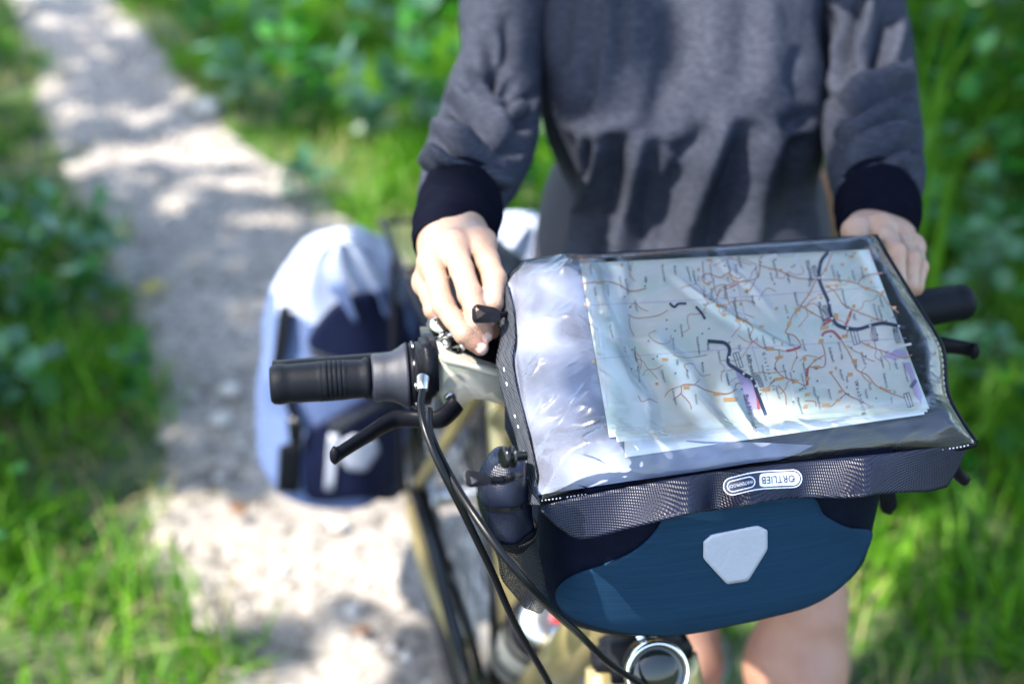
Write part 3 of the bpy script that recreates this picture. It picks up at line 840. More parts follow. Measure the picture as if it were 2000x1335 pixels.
def wheel(name, hub, label):
    c = W(*hub); R0 = .318
    w = bpy.data.objects.new(name, None); COL.objects.link(w); w.parent = bike; w['label'] = label
    th = np.linspace(0, 2 * np.pi, 97)
    def ring(prof, nm, m):
        v = []
        for x, r in prof:
            v.append(np.array([c + EA * x + r * (np.cos(t) * EB + np.sin(t) * EZ) for t in th[:-1]]))
        v = np.concatenate(v); k = len(prof); n = 96
        f = [((i) * n + j, (i) * n + (j + 1) % n, ((i + 1) % k) * n + (j + 1) % n, ((i + 1) % k) * n + j) for i in range(k) for j in range(n)]
        return put(nm, v, f, m, w)
    a = np.linspace(0, 2 * np.pi, 14, endpoint=False)
    ring([(.021 * math.cos(q), R0 + .004 + .021 * math.sin(q)) for q in a], 'tyre', M['tyre'])
    ring([(-.012, R0 - .010), (-.012, R0 - .026), (0, R0 - .032), (.012, R0 - .026), (.012, R0 - .010)], 'rim', M['black_gloss'])
    put('hub', *lathe(c - EA * .05, EA, [(0, .006), (0, .012), (.012, .012), (.014, .028), (.018, .028), (.022, .015), (.078, .015), (.082, .028), (.086, .028), (.088, .012), (.10, .012), (.10, .006)]), M['steel'], w)
    for k in range(28):
        t = k * 2 * np.pi / 28; s = 1 if k % 2 else -1; t2 = t + (.5 if (k // 2) % 2 else -.5)
        p0 = c + EA * .03 * s + .026 * (math.cos(t2) * EB + math.sin(t2) * EZ); p1 = c + (R0 - .028) * (math.cos(t) * EB + math.sin(t) * EZ)
        put('spoke', *tube([p0, p1], .0011, 5), M['steel'], w)
    return w
wheel('rear_wheel', HUB, 'rear wheel with black tyre between the stays')
wheel('front_wheel', (0, -.275, .345), 'front wheel with black tyre below the bag')
for s in (-1, 1):
    pipe('fork_blade', [W(.034 * s, -.052, .715), W(.050 * s, -.10, .60), W(.058 * s, -.19, .44), W(.056 * s, -.275, .347)], [.014, .013, .011, .008], M['gold'])
put('fork_crown', *box(W(0, -.050, .722), EA, EB, EZ, .082, .04, .036, .01), M['black'], bike)
# drive side (towards the pale pannier)
put('sprocket', *lathe(W(-.048, .764, .345), EA, [(0, .012), (0, .042), (.012, .05), (.012, .012)], 28), M['steel'], bike)
put('chainring', *lathe(W(-.052, .365, .285), EA, [(0, .03), (0, .088), (.004, .088), (.004, .03)], 40), M['black_gloss'], bike)
ang = np.linspace(-1.9, 1.9, 20)
upper = [W(-.050, .764 - .10 * 0, .345 + .046), W(-.050, .365, .285 + .09)]
lower = [W(-.050, .764, .345 - .046), W(-.050, .365, .285 - .09)]
pipe('chain', upper, .0045, M['black'], n=8); pipe('chain', lower, .0045, M['black'], n=8)
guard = [W(-.066, .70, .405), W(-.068, .56, .412), W(-.070, .43, .398), W(-.071, .335, .385), W(-.071, .268, .325), W(-.070, .255, .26)]
gp_ = cr(guard, 8); gv = []
for p in gp_:
    for da, dz in ((-.008, -.014), (-.010, .004), (-.004, .012), (.006, .012), (.008, -.012)): gv.append(p + EA * da + EZ * dz)
put('chain_guard', np.array(gv), grid_faces(len(gp_), 5), M['black_gloss'], bike)
for s, dz in ((-1, -1), (1, 1)):
    e = W(.085 * s, .365 + .165 * s, .285)
    crk = pipe('crank_arm', [W(.062 * s, .365, .285), e], [.013, .010], M['steel'], smooth_pts=False)
    put('pedal', *box(e + EA * .055 * s, EA, EB, EZ, .085, .075, .022, .006), M['black'], bike)
# rear rack
for s in (-1, 1):
    pipe('rack_rail', [W(.055 * s, .56, .70), W(.06 * s, .70, .70), W(.06 * s, .95, .70)], .005, M['black'])
    pipe('rack_strut', [W(.072 * s, .765, .36), W(.075 * s, .79, .55), W(.061 * s, .84, .70)], .005, M['black'])
pipe('rack_stay', [W(0, .475, .64), W(0, .56, .70)], .005, M['black'])
for bb in (.62, .78, .94): pipe('rack_crossbar', [W(-.06, bb, .70), W(.06, bb, .70)], .004, M['black'])
# saddle
sb = np.linspace(0, 1, 22)
sv = []
for t in sb:
    b_ = .35 + .27 * t; hw = np.interp(t, [0, .08, .3, .6, .85, 1], [.004, .018, .026, .050, .064, .042]); zz = .802 + .012 * math.cos(t * 5) - .004 * t
    for q in np.linspace(0, 2 * np.pi, 20, endpoint=False):
        c_, s_ = math.cos(q), math.sin(q)
        sv.append(W(hw * c_, b_, zz + (.016 * s_ if s_ > 0 else .030 * s_) - .012 * abs(c_) ** 3))
saddle = put('saddle', np.array(sv), grid_faces(22, 20) + [tuple(range(20))[::-1], tuple(21 * 20 + i for i in range(20))], M['black'], bike)
for s in (-1, 1): put('saddle_rail', *tube(cr([W(.012 * s, .39, .785), W(.022 * s, .44, .765), W(.022 * s, .53, .765), W(.03 * s, .59, .788)], 6), .0035, 8), M['steel'], saddle)
# handlebar, stem, grips
bar_z = .99
pipe('stem', [W(0, .004, .93), W(0, .006, .985), W(0, .0, .99)], [.018, .018, .02], M['black'])
pipe('handlebar', [W(-.275, .012, bar_z - .002), W(-.16, 0, bar_z), W(0, -.006, bar_z), W(.16, 0, bar_z), W(.275, .012, bar_z - .002)], .0112, M['black'])
bl = PZ(528, 751, bar_z); br = PZ(724, 738, bar_z); dirg = (br - bl) / np.linalg.norm(br - bl); Lg = np.linalg.norm(br - bl)
def grip(base, ax, L, name, parent=bike):
    prof = [(0, .006), (.0, .0122), (.002, .0142), (.006, .0149), (.010, .0146)]
    n = 17
    for i in range(n):
        h = .012 + (L - .018) * i / (n - 1); k = .0140 + .0006 * math.sin(math.pi * i / (n - 1))
        if 6 < i < 13: prof += [(h - .0012, k), (h - .0004, k + .00028), (h + .0014, k + .00028), (h + .0022, k)]
        else: prof.append((h, k))
    prof += [(L - .004, .0156), (L, .0152), (L, .010)]
    return put(name, *lathe(base, ax, prof, 36), M['rubber'], parent)
grip(bl, dirg, Lg, 'grip')
rl = PZ(1889, 588, bar_z); ax2 = W(.275, .012, bar_z) - W(.16, 0, bar_z); ax2 = -ax2 / np.linalg.norm(ax2)
grip(rl, ax2, .115, 'grip')
# twist shifter: grey flared collar, ringed body, cable box
c0 = bl + dirg * (Lg + .001)
tw = put('twist_collar', *lathe(c0, dirg, [(0, .010), (0, .0165), (.002, .0178), (.009, .0175), (.015, .0185), (.020, .0210), (.0235, .0235), (.026, .0245), (.026, .012)], 40), M['grey_rubber'], bike)
put('thumb_bump', *lathe(c0 + dirg * .009 + (-EB * .6 + -EZ * .2) * .018 , -EB - EZ * .35, [(-.012, .012), (0, .0105), (.004, .008), (.006, .003)], 20), M['grey_rubber'], tw)
c1_ = c0 + dirg * .027
sh = put('shifter_body', *lathe(c1_, dirg, [(0, .012), (0, .0230), (.002, .0240), (.005, .0240), (.006, .021), (.008, .021), (.009, .0225), (.014, .0225), (.016, .018), (.019, .0165), (.021, .012)], 40), M['black'], bike)
for k in range(9):
    t = k * .7; n_ = math.cos(t) * EZ + math.sin(t) * np.cross(dirg, EZ)
    put('indicator_mark', *box(c1_ + dirg * .0035 + n_ * .0245, dirg, np.cross(n_, dirg), n_, .002, .0045, .0012, .0003), M['steel'], sh)
cb = PD(833, 715, .952)
put('cable_box', *box(cb, dirg, -EB, EZ, .0125, .026, .034, .003), M['black'], bike)
pipe('barrel_adjuster', [PD(826, 738, .935), PD(825, 752, .930), PD(825, 762, .928)], [.0045, .004, .0036], M['steel'], n=12)
# brake bracket of champagne alloy
bo_ = [(864, 695), (905, 704), (950, 716), (992, 728), (1010, 745), (1012, 792), (985, 794), (955, 785), (928, 784), (905, 795), (885, 801), (868, 794), (857, 775), (856, 735)]
out = np.array([PB(u, v, -.020) for u, v in round_poly(bo_, .3, 4)])
brk = put('brake_bracket', *slab(out, EB * .022 + EZ * .002, .003), M['silver'], bike)
top_ = np.array([PB(u, v, -.0235) for u, v in round_poly([(864, 694), (992, 727), (994, 741), (864, 712)], .2, 3)])
put('bracket_cap', *slab(top_, EB * .026 + EZ * .003, .002), M['silver'], brk)
put('bracket_bolt', *lathe(PB(879, 775, -.024), -EB, [(0, .0045), (.002, .0045), (.003, .0035), (.0025, .002)], 16), M['steel'], brk)
for k, (u, v) in enumerate([(872, 672), (904, 676), (890, 690), (915, 706), (930, 711), (946, 716), (962, 722)]):
    put('cap_screw', *lathe(PB(u, v, -.012), -EB * .6 + EZ, [(-.004, .003), (.003, .0032), (.0045, .0022), (.0045, .0008)], 12), M['steel'] if k < 2 else M['black_gloss'], brk)
put('clamp_band', *lathe(PB(905, 690, .0), dirg, [(-.022, .010), (-.022, .0138), (.03, .0138), (.03, .010)], 28), M['black'], bike)
put('shift_pod', *box(PB(905, 662, .012), dirg, EB, EZ, .062, .03, .028, .006), M['black_gloss'], bike)
put('pod_window', *box(PB(888, 652, -.002), dirg, EB, EZ, .028, .006, .012, .002), M['steel'], bike)
put('pod_knob', *lathe(PB(858, 640, .0), -EB + EZ, [(0, .008), (.006, .008), (.009, .005), (.009, .001)], 18), M['chrome'], bike)
put('pod_knob', *lathe(PB(872, 657, .004), -EB + EZ, [(0, .006), (.006, .006), (.008, .004), (.008, .001)], 18), M['chrome'], bike)
# brake levers
def lever(name, pts, rad):
    p = cr(np.array([PZ(u, v, z) for u, v, z in pts]), 8); r = cr(np.asarray(rad, float)[:, None], 8)[:, 0]
    t, N, B = frames(p); th = np.linspace(0, 2 * np.pi, 16, endpoint=False)
    vv = p[:, None] + r[:, None, None] * (1.0 * np.cos(th)[None, :, None] * N[:, None] + .62 * np.sin(th)[None, :, None] * B[:, None])
    return put(name, vv.reshape(-1, 3), grid_faces(len(p), 16) + [tuple(range(16))[::-1], tuple((len(p) - 1) * 16 + i for i in range(16))], M['black'], bike)
lever('brake_lever', [(892, 788, .974), (882, 800, .971), (864, 816, .968), (840, 820, .967), (805, 818, .966), (774, 818, .966), (750, 829, .965), (720, 848, .964), (690, 867, .963), (662, 885, .962), (652, 889, .962), (645, 889, .962)],
      [.0085, .0085, .0080, .0072, .0070, .0076, .0072, .0066, .0060, .0060, .0074, .0035])
lever('brake_lever', [(1800, 668, .968), (1840, 674, .968), (1870, 677, .967), (1895, 682, .967), (1906, 687, .967), (1911, 689, .967)], [.008, .007, .0062, .0062, .0072, .003])
# cables
pipe('cable', [PD(825, 760, .928), PD(822, 800, .915), PD(834, 850, .905), (PD(862, 915, .90)), PD(905, 1000, .91), PD(958, 1110, .94), PD(1005, 1215, .98), PD(1065, 1320, 1.03), PD(1100, 1390, 1.06)], .0025, M['cable'], n=10)
pipe('cable', [PD(838, 800, .945), PD(842, 850, .925), PD(880, 930, .905), PD(930, 1010, .885), PD(985, 1085, .875), PD(1040, 1150, .885), PD(1085, 1196, .925), PD(1130, 1236, .99), PD(1185, 1290, 1.03), PD(1250, 1335, 1.06), PD(1300, 1380, 1.08)], .0026, M['cable'], n=10)
pipe('cable', [PB(960, 720, .02), W(-.06, .03, .96), W(-.02, .05, .90), W(.03, .06, .8), W(.028, .2, .60)], .0028, M['cable'], n=8)
# headlight under the bag
lc = W(-.016, -.125, .772); la = CAM - lc; la = la / np.linalg.norm(la); la = la * .35 + (-EB) * .75 + EZ * .25; la /= np.linalg.norm(la)
hl = put('headlight', *lathe(lc, la, [(-.045, .006), (-.04, .014), (-.02, .021), (-.002, .0245), (.004, .0250), (.004, .019)], 40), M['black'], bike)
put('lamp_rim', *lathe(lc, la, [(.002, .0215), (.002, .0248), (.007, .0253), (.010, .0247), (.0115, .0235), (.010, .0215), (.006, .0210)], 48), M['chrome'], hl)
put('lamp_lens', *lathe(lc, la, [(.004, .021), (.008, .019), (.0105, .012), (.0115, .004)], 40), M['lens'], hl)
put('lamp_bracket', *box(lc - la * .03 + EZ * .022, EA, EB, EZ, .016, .05, .006, .002), M['chrome'], bike)
# bottle standing in its cage on the down tube
dt = W(*BB) - W(0, -.03, .79); dt /= np.linalg.norm(dt); perp = np.cross(EA, dt); perp = perp if perp[2] > 0 else -perp
bc = W(0, .262, .505) + perp * .0
bot = thing('drinking_bottle', tuple(bc), 'steel drinking bottle with black collar standing on the down tube', 'bottle')
axb = -dt
put('flask', *lathe(bc, axb, [(-.17, .02), (-.17, .034), (-.16, .037), (-.03, .037), (-.012, .034), (-.004, .028), (-.004, .01)], 32), M['silver'], bot)
put('collar', *lathe(bc, axb, [(-.012, .030), (-.012, .0375), (.006, .0385), (.008, .034), (.008, .01)], 32), M['black'], bot)
put('cap', *lathe(bc, axb, [(.006, .030), (.020, .029), (.026, .024), (.028, .010), (.028, .002)], 32), M['steel'], bot)
put('spout', *lathe(bc + axb * .026 + EA * .012, axb, [(0, .008), (.012, .008), (.014, .005), (.014, .001)], 16), M['red'], bot)
for q in (-.03, -.11):
    put('bottle_cage', *lathe(bc + axb * q, axb, [(0, .0380), (0, .0405), (.006, .0405), (.006, .0380)], 32), M['black'], bike)

# ------------------------------------------------------------------ handlebar bag
bag = thing('handlebar_bag', W(.012, -.11, .82), 'dark blue handlebar bag with grey reflector hanging in front of the bars', 'bag')
CA, CB, HX, HY, NB, ZB, ZT = .0175, -.110, .1300, .068, 3.0, .8190, .972
def bprof(z): return (1 - np.clip((.872 - np.asarray(z)) / (.872 - ZB), 0, 1) ** 2.4) ** (1 / 2.4)
def bfront(a, z, off=0.0):
    p = np.maximum(bprof(z), .02); q = np.clip(np.abs((np.asarray(a) - CA) / (HX * p + .001)), 0, .9995)
    lean = .010 * np.clip((.93 - np.asarray(z)) / .1, 0, 1)
    return CB + lean - (HY * (.35 + .65 * p)) * (1 - q ** NB) ** (1 / NB) - off
def bag_hit(u, v, off=0.0):
    b = -.17
    for _ in range(7):
        a, _, z = LOC(PB(u, v, b)); z = min(max(z, ZB + .0005), ZT)
        b = .5 * b + .5 * float(bfront(a, z, off))
    a, _, z = LOC(PB(u, v, b)); return a, min(max(z, ZB + .0005), ZT)
zs = np.concatenate([ZB + .049 * (1 - np.cos(np.linspace(0, np.pi / 2, 12))), np.linspace(.876, ZT, 10)])
bv = []
TH = np.linspace(0, 2 * np.pi, 72, endpoint=False)
for z in zs:
    p = max(float(bprof(z)), .02); lean = .010 * min(max((.93 - z) / .1, 0), 1)
    for t in TH:
        c, s = math.cos(t), math.sin(t)
        bv.append(W(CA + HX * p * np.sign(c) * abs(c) ** (2 / NB), CB + lean + HY * (.35 + .65 * p) * np.sign(s) * abs(s) ** (2 / NB), z))
n_ = len(TH); bf = grid_faces(len(zs), n_) + [tuple(range(n_))[::-1], tuple((len(zs) - 1) * n_ + i for i in range(n_))]
put('shell', np.array(bv), bf, M['navy'], bag)
def bag_patch(name, px, m, off, rings=16, centre=None, thick=.001, parent=bag):
    o = np.array([bag_hit(u, v, off) for u, v in px])
    c = None if centre is None else np.array(bag_hit(*centre, off))
    q, f = star_fill(o, rings, c)
    v = np.array([W(a, float(bfront(a, z, off)), z) for a, z in q])
    n = vnormals(v, f); s = np.sign((n * (CAM - v)).sum(1).mean()); f = [x[::-1] for x in f] if s < 0 else f
    return put(name, *thicken(v, f, n * s, thick), m, parent)
panel_px = close_cr([(1298, 985), (1296, 1008), (1278, 1040), (1245, 1072), (1195, 1098), (1130, 1120), (1094, 1141), (1085, 1164), (1100, 1194), (1140, 1219), (1200, 1234), (1290, 1243), (1360, 1239), (1430, 1222), (1500, 1207), (1580, 1186), (1638, 1152), (1680, 1105), (1706, 1042), (1655, 1030), (1610, 1005), (1585, 970), (1500, 965), (1400, 975)], 5)
bag_patch('front_panel', panel_px, M['blue_cloth'], .0022, 20, (1385, 1110), .002)
bag_patch('reflector', round_poly([(1390, 1044), (1480, 1026), (1499, 1035), (1499, 1072), (1461, 1134), (1420, 1140), (1374, 1090), (1374, 1058)], .10, 3), M['reflect'], .0034, 8, None, .001)

# lid plane and the clear map case lying on it
G0, G1 = W(0, -.178, .98), W(0, .008, 1.05)
CG = (G1 - G0) / np.linalg.norm(G1 - G0); CN = np.cross(EA, CG); CN /= np.linalg.norm(CN); CN = CN if CN[2] > 0 else -CN
def PC(u, v, off):
    r = ray(u, v); return CAM + r * (((G0 + CN * off - CAM) @ CN) / (r @ CN))
E_REAR = cr([(988, 550), (1010, 524), (1055, 508), (1300, 491), (1500, 477), (1650, 467), (1708, 463)], 12)
E_FRONT = cr([(1050, 978), (1200, 957), (1400, 927), (1500, 911), (1700, 890), (1850, 876), (1903, 866)], 12)
E_LEFT = cr([(988, 550), (1000, 600), (1002, 700), (1014, 790), (1028, 870), (1041, 940), (1050, 978)], 12)
E_RIGHT = cr([(1708, 463), (1735, 510), (1790, 600), (1836, 680), (1846, 765), (1872, 820), (1903, 866)], 12)
def along(p, t):
    s = np.concatenate([[0], np.cumsum(np.linalg.norm(np.diff(p, axis=0), axis=1))]); s /= s[-1]
    return np.stack([np.interp(t, s, p[:, k]) for k in (0, 1)], -1)
def coons(s, t):
    s, t = np.asarray(s, float)[..., None], np.asarray(t, float)[..., None]
    r, f, l, q = along(E_REAR, s[..., 0]), along(E_FRONT, s[..., 0]), along(E_LEFT, t[..., 0]), along(E_RIGHT, t[..., 0])
    return (1 - t) * r + t * f + (1 - s) * l + s * q - ((1 - s) * (1 - t) * E_REAR[0] + s * (1 - t) * E_REAR[-1] + (1 - s) * t * E_FRONT[0] + s * t * E_FRONT[-1])
lid = []
for off in (-.001, -.004, -.016, -.02):
    k = 0 if off in (-.004, -.016) else .006
    tt = np.linspace(0, 1, 30, endpoint=False)
    ring_ = np.concatenate([coons(tt, 0 * tt + .0), coons(0 * tt + 1, tt), coons(1 - tt, 0 * tt + 1), coons(0 * tt, 1 - tt)])
    c_ = ring_.mean(0); ring_ = c_ + (ring_ - c_) * (1 - k * 2)
    lid.append(np.array([PC(u, v, off) for u, v in ring_]))
nl = len(lid[0]); lv = np.concatenate(lid)
put('lid', lv, grid_faces(4, nl) + [tuple(range(nl))[::-1], tuple(3 * nl + i for i in range(nl))], M['navy'], bag)
# lid skirt closing the gap between the lid and the shell
sk = [W(CA + (HX + .002) * sx, CB + (HY + .002) * sy, z) for z in (.955, .985) for sx, sy in ((-1, -.7), (-.8, -1), (.8, -1), (1, -.7), (1, .9), (-1, .9))]
put('lid_skirt', np.array(sk), grid_faces(2, 6), M['navy'], bag, smooth=False)

# ribbed front flap with the name plate
F_TOP = cr([(1060, 986), (1200, 956), (1350, 928), (1500, 908), (1700, 888), (1888, 868)], 10)
F_BOT = np.array([(1060, 994), (1085, 1022), (1118, 1049), (1135, 1053), (1160, 1050), (1330, 1004), (1400, 996), (1470, 983), (1530, 973), (1600, 971), (1650, 971), (1740, 962), (1818, 960), (1850, 951), (1872, 915), (1888, 874)], float)
F_WAVE = cr([(1060, 0), (1130, -.002), (1230, -.007), (1335, -.0165), (1362, -.013), (1392, -.004), (1425, -.008), (1462, -.014), (1520, -.010), (1570, -.006), (1640, -.012), (1692, -.019), (1725, -.012), (1790, -.004), (1888, .006)], 6)
def f_top(u): return np.interp(u, F_TOP[:, 0], F_TOP[:, 1])
def f_bot(u): return np.interp(u, F_BOT[:, 0], F_BOT[:, 1])
def flap_pt(u, v, off=0.0):
    t = (v - f_top(u)) / max(f_bot(u) - f_top(u), 1.0)
    w = 1.5 * np.interp(u, F_WAVE[:, 0], F_WAVE[:, 1]) + .004
    return PB(u, v, -.1835 - .010 * t + w * (.25 + .75 * min(max(t, 0), 1.1)) - off)
us = np.linspace(1060, 1888, 150); tv = np.linspace(0, 1, 14)
fv = np.array([flap_pt(u, f_top(u) + t * max(f_bot(u) - f_top(u), 4)) for u in us for t in tv])
ff = [(i * 14 + j, (i + 1) * 14 + j, (i + 1) * 14 + j + 1, i * 14 + j + 1) for i in range(149) for j in range(13)]
fn = vnormals(fv, ff); sg = np.sign((fn * (CAM - fv)).sum(1).mean())
flap = put('front_flap', *thicken(fv, ff if sg > 0 else [x[::-1] for x in ff], fn * sg, .0018), M['flap'], bag)
def capsule(p0, p1, p2, r, n=10):
    ax = cr([p0, p1, p2], 6); t = np.gradient(ax, axis=0); t /= np.linalg.norm(t, axis=1)[:, None]; nn = np.stack([-t[:, 1], t[:, 0]], 1)
    a1 = math.atan2(nn[-1, 1], nn[-1, 0]); a0 = math.atan2(nn[0, 1], nn[0, 0])
    e = [ax[-1] + r * np.array([math.cos(a1 - q), math.sin(a1 - q)]) for q in np.linspace(0, math.pi, n)[1:-1]]
    s = [ax[0] + r * np.array([math.cos(a0 + math.pi - q), math.sin(a0 + math.pi - q)]) for q in np.linspace(0, math.pi, n)[1:-1]]
    return np.concatenate([ax + nn * r, e, (ax - nn * r)[::-1], s])
def flap_print(name, px, m, off, parent, rings=3):
    q, f = star_fill(px, rings, None)
    v = np.array([flap_pt(u, w_, off) for u, w_ in q])
    n = vnormals(v, f); s = np.sign((n * (CAM - v)).sum(1).mean()); f = [x[::-1] for x in f] if s < 0 else f
    return put(name, v, f, m, parent)
plate = flap_print('name_plate', capsule((1430, 949), (1480, 938), (1549, 934), 18), M['white'], .0006, flap)
flap_print('plate_line', capsule((1430, 949), (1480, 938), (1549, 934), 15.6), M['navy_print'], .0009, plate)
wq = capsule((1492, 937), (1520, 935), (1549, 934), 13.2)
wq = np.array([(u if u > 1484 else 1484 - (1484 - u) * .15, v) for u, v in wq])
flap_print('plate_field', wq, M['white'], .0012, plate)
flap_print('plate_field', capsule((1431, 949), (1447, 945), (1464, 941), 11.5), M['white'], .0012, plate)
flap_print('plate_field', capsule((1431, 949), (1447, 945), (1464, 941), 9.2), M['navy_print'], .0015, plate)
def flap_text(s, anchor, ang, size, m, off, stretch=1.0):
    v, f = text_mesh(s, 1.0); v = v - [(v[:, 0].min() + v[:, 0].max()) / 2, (v[:, 1].min() + v[:, 1].max()) / 2, 0]
    d = np.array([math.cos(ang), math.sin(ang)]); up = np.array([math.sin(ang), -math.cos(ang)])
    q = np.array(anchor) + (v[:, :1] * stretch * d + v[:, 1:2] * up) * size
    return put('lettering', np.array([flap_pt(a, b, off) for a, b in q]), f, m, plate, smooth=False)
flap_text('ORTLIEB', (1520, 935.5), math.pi - .06, 20.5, M['navy_print'], .0016, .84)
flap_text('WATERPROOF', (1447, 945), math.pi - .22, 9.5, M['white'], .0019, .78)
# side pocket: coated top, zip, net below
sp = [(998, 888, .915, .006), (990, 898, .918, .0125), (984, 930, .922, .0158), (985, 970, .928, .0168), (991, 1010, .935, .0165), (1000, 1040, .942, .0155), (1012, 1085, .95, .0145), (1027, 1135, .962, .0135), (1044, 1170, .972, .010), (1053, 1184, .978, .005)]
P3 = np.array([PD(u, v, d) for u, v, d, r in sp]); R3 = np.array([q[3] for q in sp])
P3, R3 = cr(P3, 6), cr(R3[:, None], 6)[:, 0]
def pocket(i0, i1, nm, m, grow=0.0, uv=False):
    p, r = P3[i0:i1], R3[i0:i1] + grow; th = np.linspace(0, 2 * np.pi, 40, endpoint=False)
    v = p[:, None] + r[:, None, None] * (np.cos(th)[None, :, None] * EA[None, None] + 1.25 * np.sin(th)[None, :, None] * EB[None, None])
    v[..., 2] += .0015 * np.sin(th * 3 + p[:, 2:3] * 90)
    v += (.0016 * vnoise(np.cos(th)[None] * 2.2, np.sin(th)[None] * 2.2, p[:, 2:3] * 70))[..., None] * (v - p[:, None]) / np.linalg.norm(v - p[:, None], axis=-1, keepdims=True)
    f = grid_faces(len(p), 40); 
    if i0 == 0: f.append(tuple(range(40))[::-1])
    uvs = np.stack(np.meshgrid(np.arange(40) / 40, np.linspace(0, 1, len(p))), -1).reshape(-1, 2) if uv else None
    return put(nm, v.reshape(-1, 3), f, m, pk, uvs=uvs)
pk = bpy.data.objects.new('side_pocket', None); COL.objects.link(pk); pk.parent = bag; pk['label'] = 'black net side pocket with zip'
pocket(0, 30, 'pocket_top', M['pocket']); pocket(29, len(P3), 'pocket_net', M['net'], .0, True); pocket(26, 31, 'zip', M['black'], .0012); pocket(16, 18, 'piping', M['black_gloss'], .0009)
zt = MB()
for k in range(64):
    t = math.pi + math.pi * k / 33; zt.add(*box(P3[28] + (R3[28] + .0016) * (math.cos(t) * EA + 1.25 * math.sin(t) * EB), EA, EB, EZ, .0012, .0012, .0022))
zt.build('zip_teeth', M['black_gloss'], pk)
# straps on the far side of the bag
stp = np.array([PB(u, v, -.10) for u, v in round_poly([(1718, 955), (1750, 955), (1754, 990), (1740, 1008), (1722, 1000)], .2, 3)])
put('strap_end', *slab(stp, EB * .004, .001), M['black'], bag)
put('elastic_toggle', *tube(cr([PB(1860, 905, -.15), PB(1872, 925, -.15), PB(1885, 938, -.15)], 5), .0045, 10), M['black'], bag)

# ------------------------------------------------------------------ map case
mc = thing('map_case', tuple(G0 + CN * .002), 'clear plastic map case with grey webbing edge on top of the bag', 'map case')
ns, nt = 220, 170
S_, T_ = np.meshgrid(np.linspace(0, 1, ns), np.linspace(0, 1, nt))
px = coons(S_, T_)
edge = np.minimum(np.minimum(S_, 1 - S_) / .05, np.minimum(T_, 1 - T_) / .05)
hgt = .0095 * np.clip(edge, 0, 1) ** .5
hgt = hgt + (.0165 + .003 * vnoise(T_ * 3, 0 * T_, 5.0)) * np.clip((S_ - .01) / .14, 0, 1) * np.clip((.27 - S_) / .11, 0, 1) ** .8 * np.clip(T_ * 7, 0, 1)      # swell where no map lies
hgt = hgt + .0085 * np.exp(-((T_ - .88) / .06) ** 2) * np.clip(edge * .6, 0, 1)                  # roll along the front edge
hgt = hgt + .0030 * np.exp(-((S_ - .95) / .03) ** 2) * np.clip(edge, 0, 1)
wr = np.clip((.26 - S_) / .12, 0, 1) + np.clip((T_ - .80) / .1, 0, 1) * .5 + np.clip((S_ - .9) / .08, 0, 1) * .5
ridge = 1 - np.abs(vnoise(S_ * 6.5 + T_ * 4.5, T_ * 5.5 - S_ * 4, 3.3)); ridge2 = 1 - np.abs(vnoise(S_ * 13 - T_ * 5, T_ * 8 + S_ * 7, 9.1))
hgt = hgt + np.clip(edge * .7, 0, 1) * np.clip(wr, 0, 1.2) * (.0035 * ridge ** 3 + .0014 * ridge2 ** 4 + .0022 * vnoise(S_ * 8, T_ * 6, 1.0))
hgt = hgt + .0010 * np.clip(edge, 0, 1) * fbm(S_ * 4, T_ * 3.5, 7.0, 2) * np.clip(1.2 - wr, 0, 1)
for s0, k, w_, A, t0, t1 in ((.205, .10, .040, .0050, .05, 1.0), (.26, .22, .045, .0060, .35, .95), (.30, -.10, .03, .0030, -.05, .5), (.42, .10, .035, .0035, .55, .9), (.36, .55, .03, .0030, .1, .55), (.55, .25, .02, .0016, .0, .4)):   # creases in the sheet
    x_ = (S_ - s0 - k * T_ - .012 * vnoise(T_ * 9, 0 * T_, s0 * 30)) / w_
    hgt = hgt + A * np.where(x_ < 0, np.clip(1 + x_, 0, 1), np.clip(1 - x_ / .7, 0, 1)) * np.clip(edge, 0, 1) * np.clip(np.minimum(T_ - t0, t1 - T_) / .15, 0, 1)
kk = np.array([.25, .5, .25])
for ax_ in (0, 1, 0, 1): hgt = np.apply_along_axis(lambda q: np.convolve(np.pad(q, 1, 'edge'), kk, 'valid'), ax_, hgt)
for q_, (fa, fb, fc, fd) in enumerate(((9, 5, 8, -6), (14, -9, 12, 8), (7, 12, 10, 3))):    # fine sharp crinkles
    hgt = hgt + np.clip(edge, 0, 1) * (.0011 - .0002 * q_) * (1 - np.abs(vnoise(S_ * fa + T_ * fb, T_ * fc + S_ * fd, 20.0 + q_))) ** 12 * (np.clip(wr, 0, 1) + .22)
hgt = np.maximum(hgt, .0005)
def film_pts(px, h): return np.array([PC(u, v, 0) for u, v in px.reshape(-1, 2)]) + CN * h.reshape(-1)[:, None]
fp = film_pts(px, hgt)
ffilm = grid_faces(nt, ns, False)
if (vnormals(fp, ffilm) @ CN).mean() < 0: ffilm = [x[::-1] for x in ffilm]
put('clear_sheet', fp, ffilm, M['film'], mc)
hb = .0012 + .0004 * fbm(S_ * 6, T_ * 6, 4.0, 2)
put('back_sheet', film_pts(px[::3, ::3], hb[::3, ::3]), [x[::-1] for x in grid_faces(len(range(0, nt, 3)), len(range(0, ns, 3)), False)], M['film_b'], mc)
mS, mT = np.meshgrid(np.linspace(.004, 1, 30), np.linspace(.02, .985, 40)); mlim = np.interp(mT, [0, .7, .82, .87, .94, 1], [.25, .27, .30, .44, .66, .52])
put('glare_backing', film_pts(coons(mS * mlim, mT), .0034 + .0005 * fbm(mS * 5, mT * 9, 4.0, 2)), [x[::-1] for x in grid_faces(40, 30, False)], M['glare'], mc)  # glare on the clear film, put in as a pale sheet beneath it
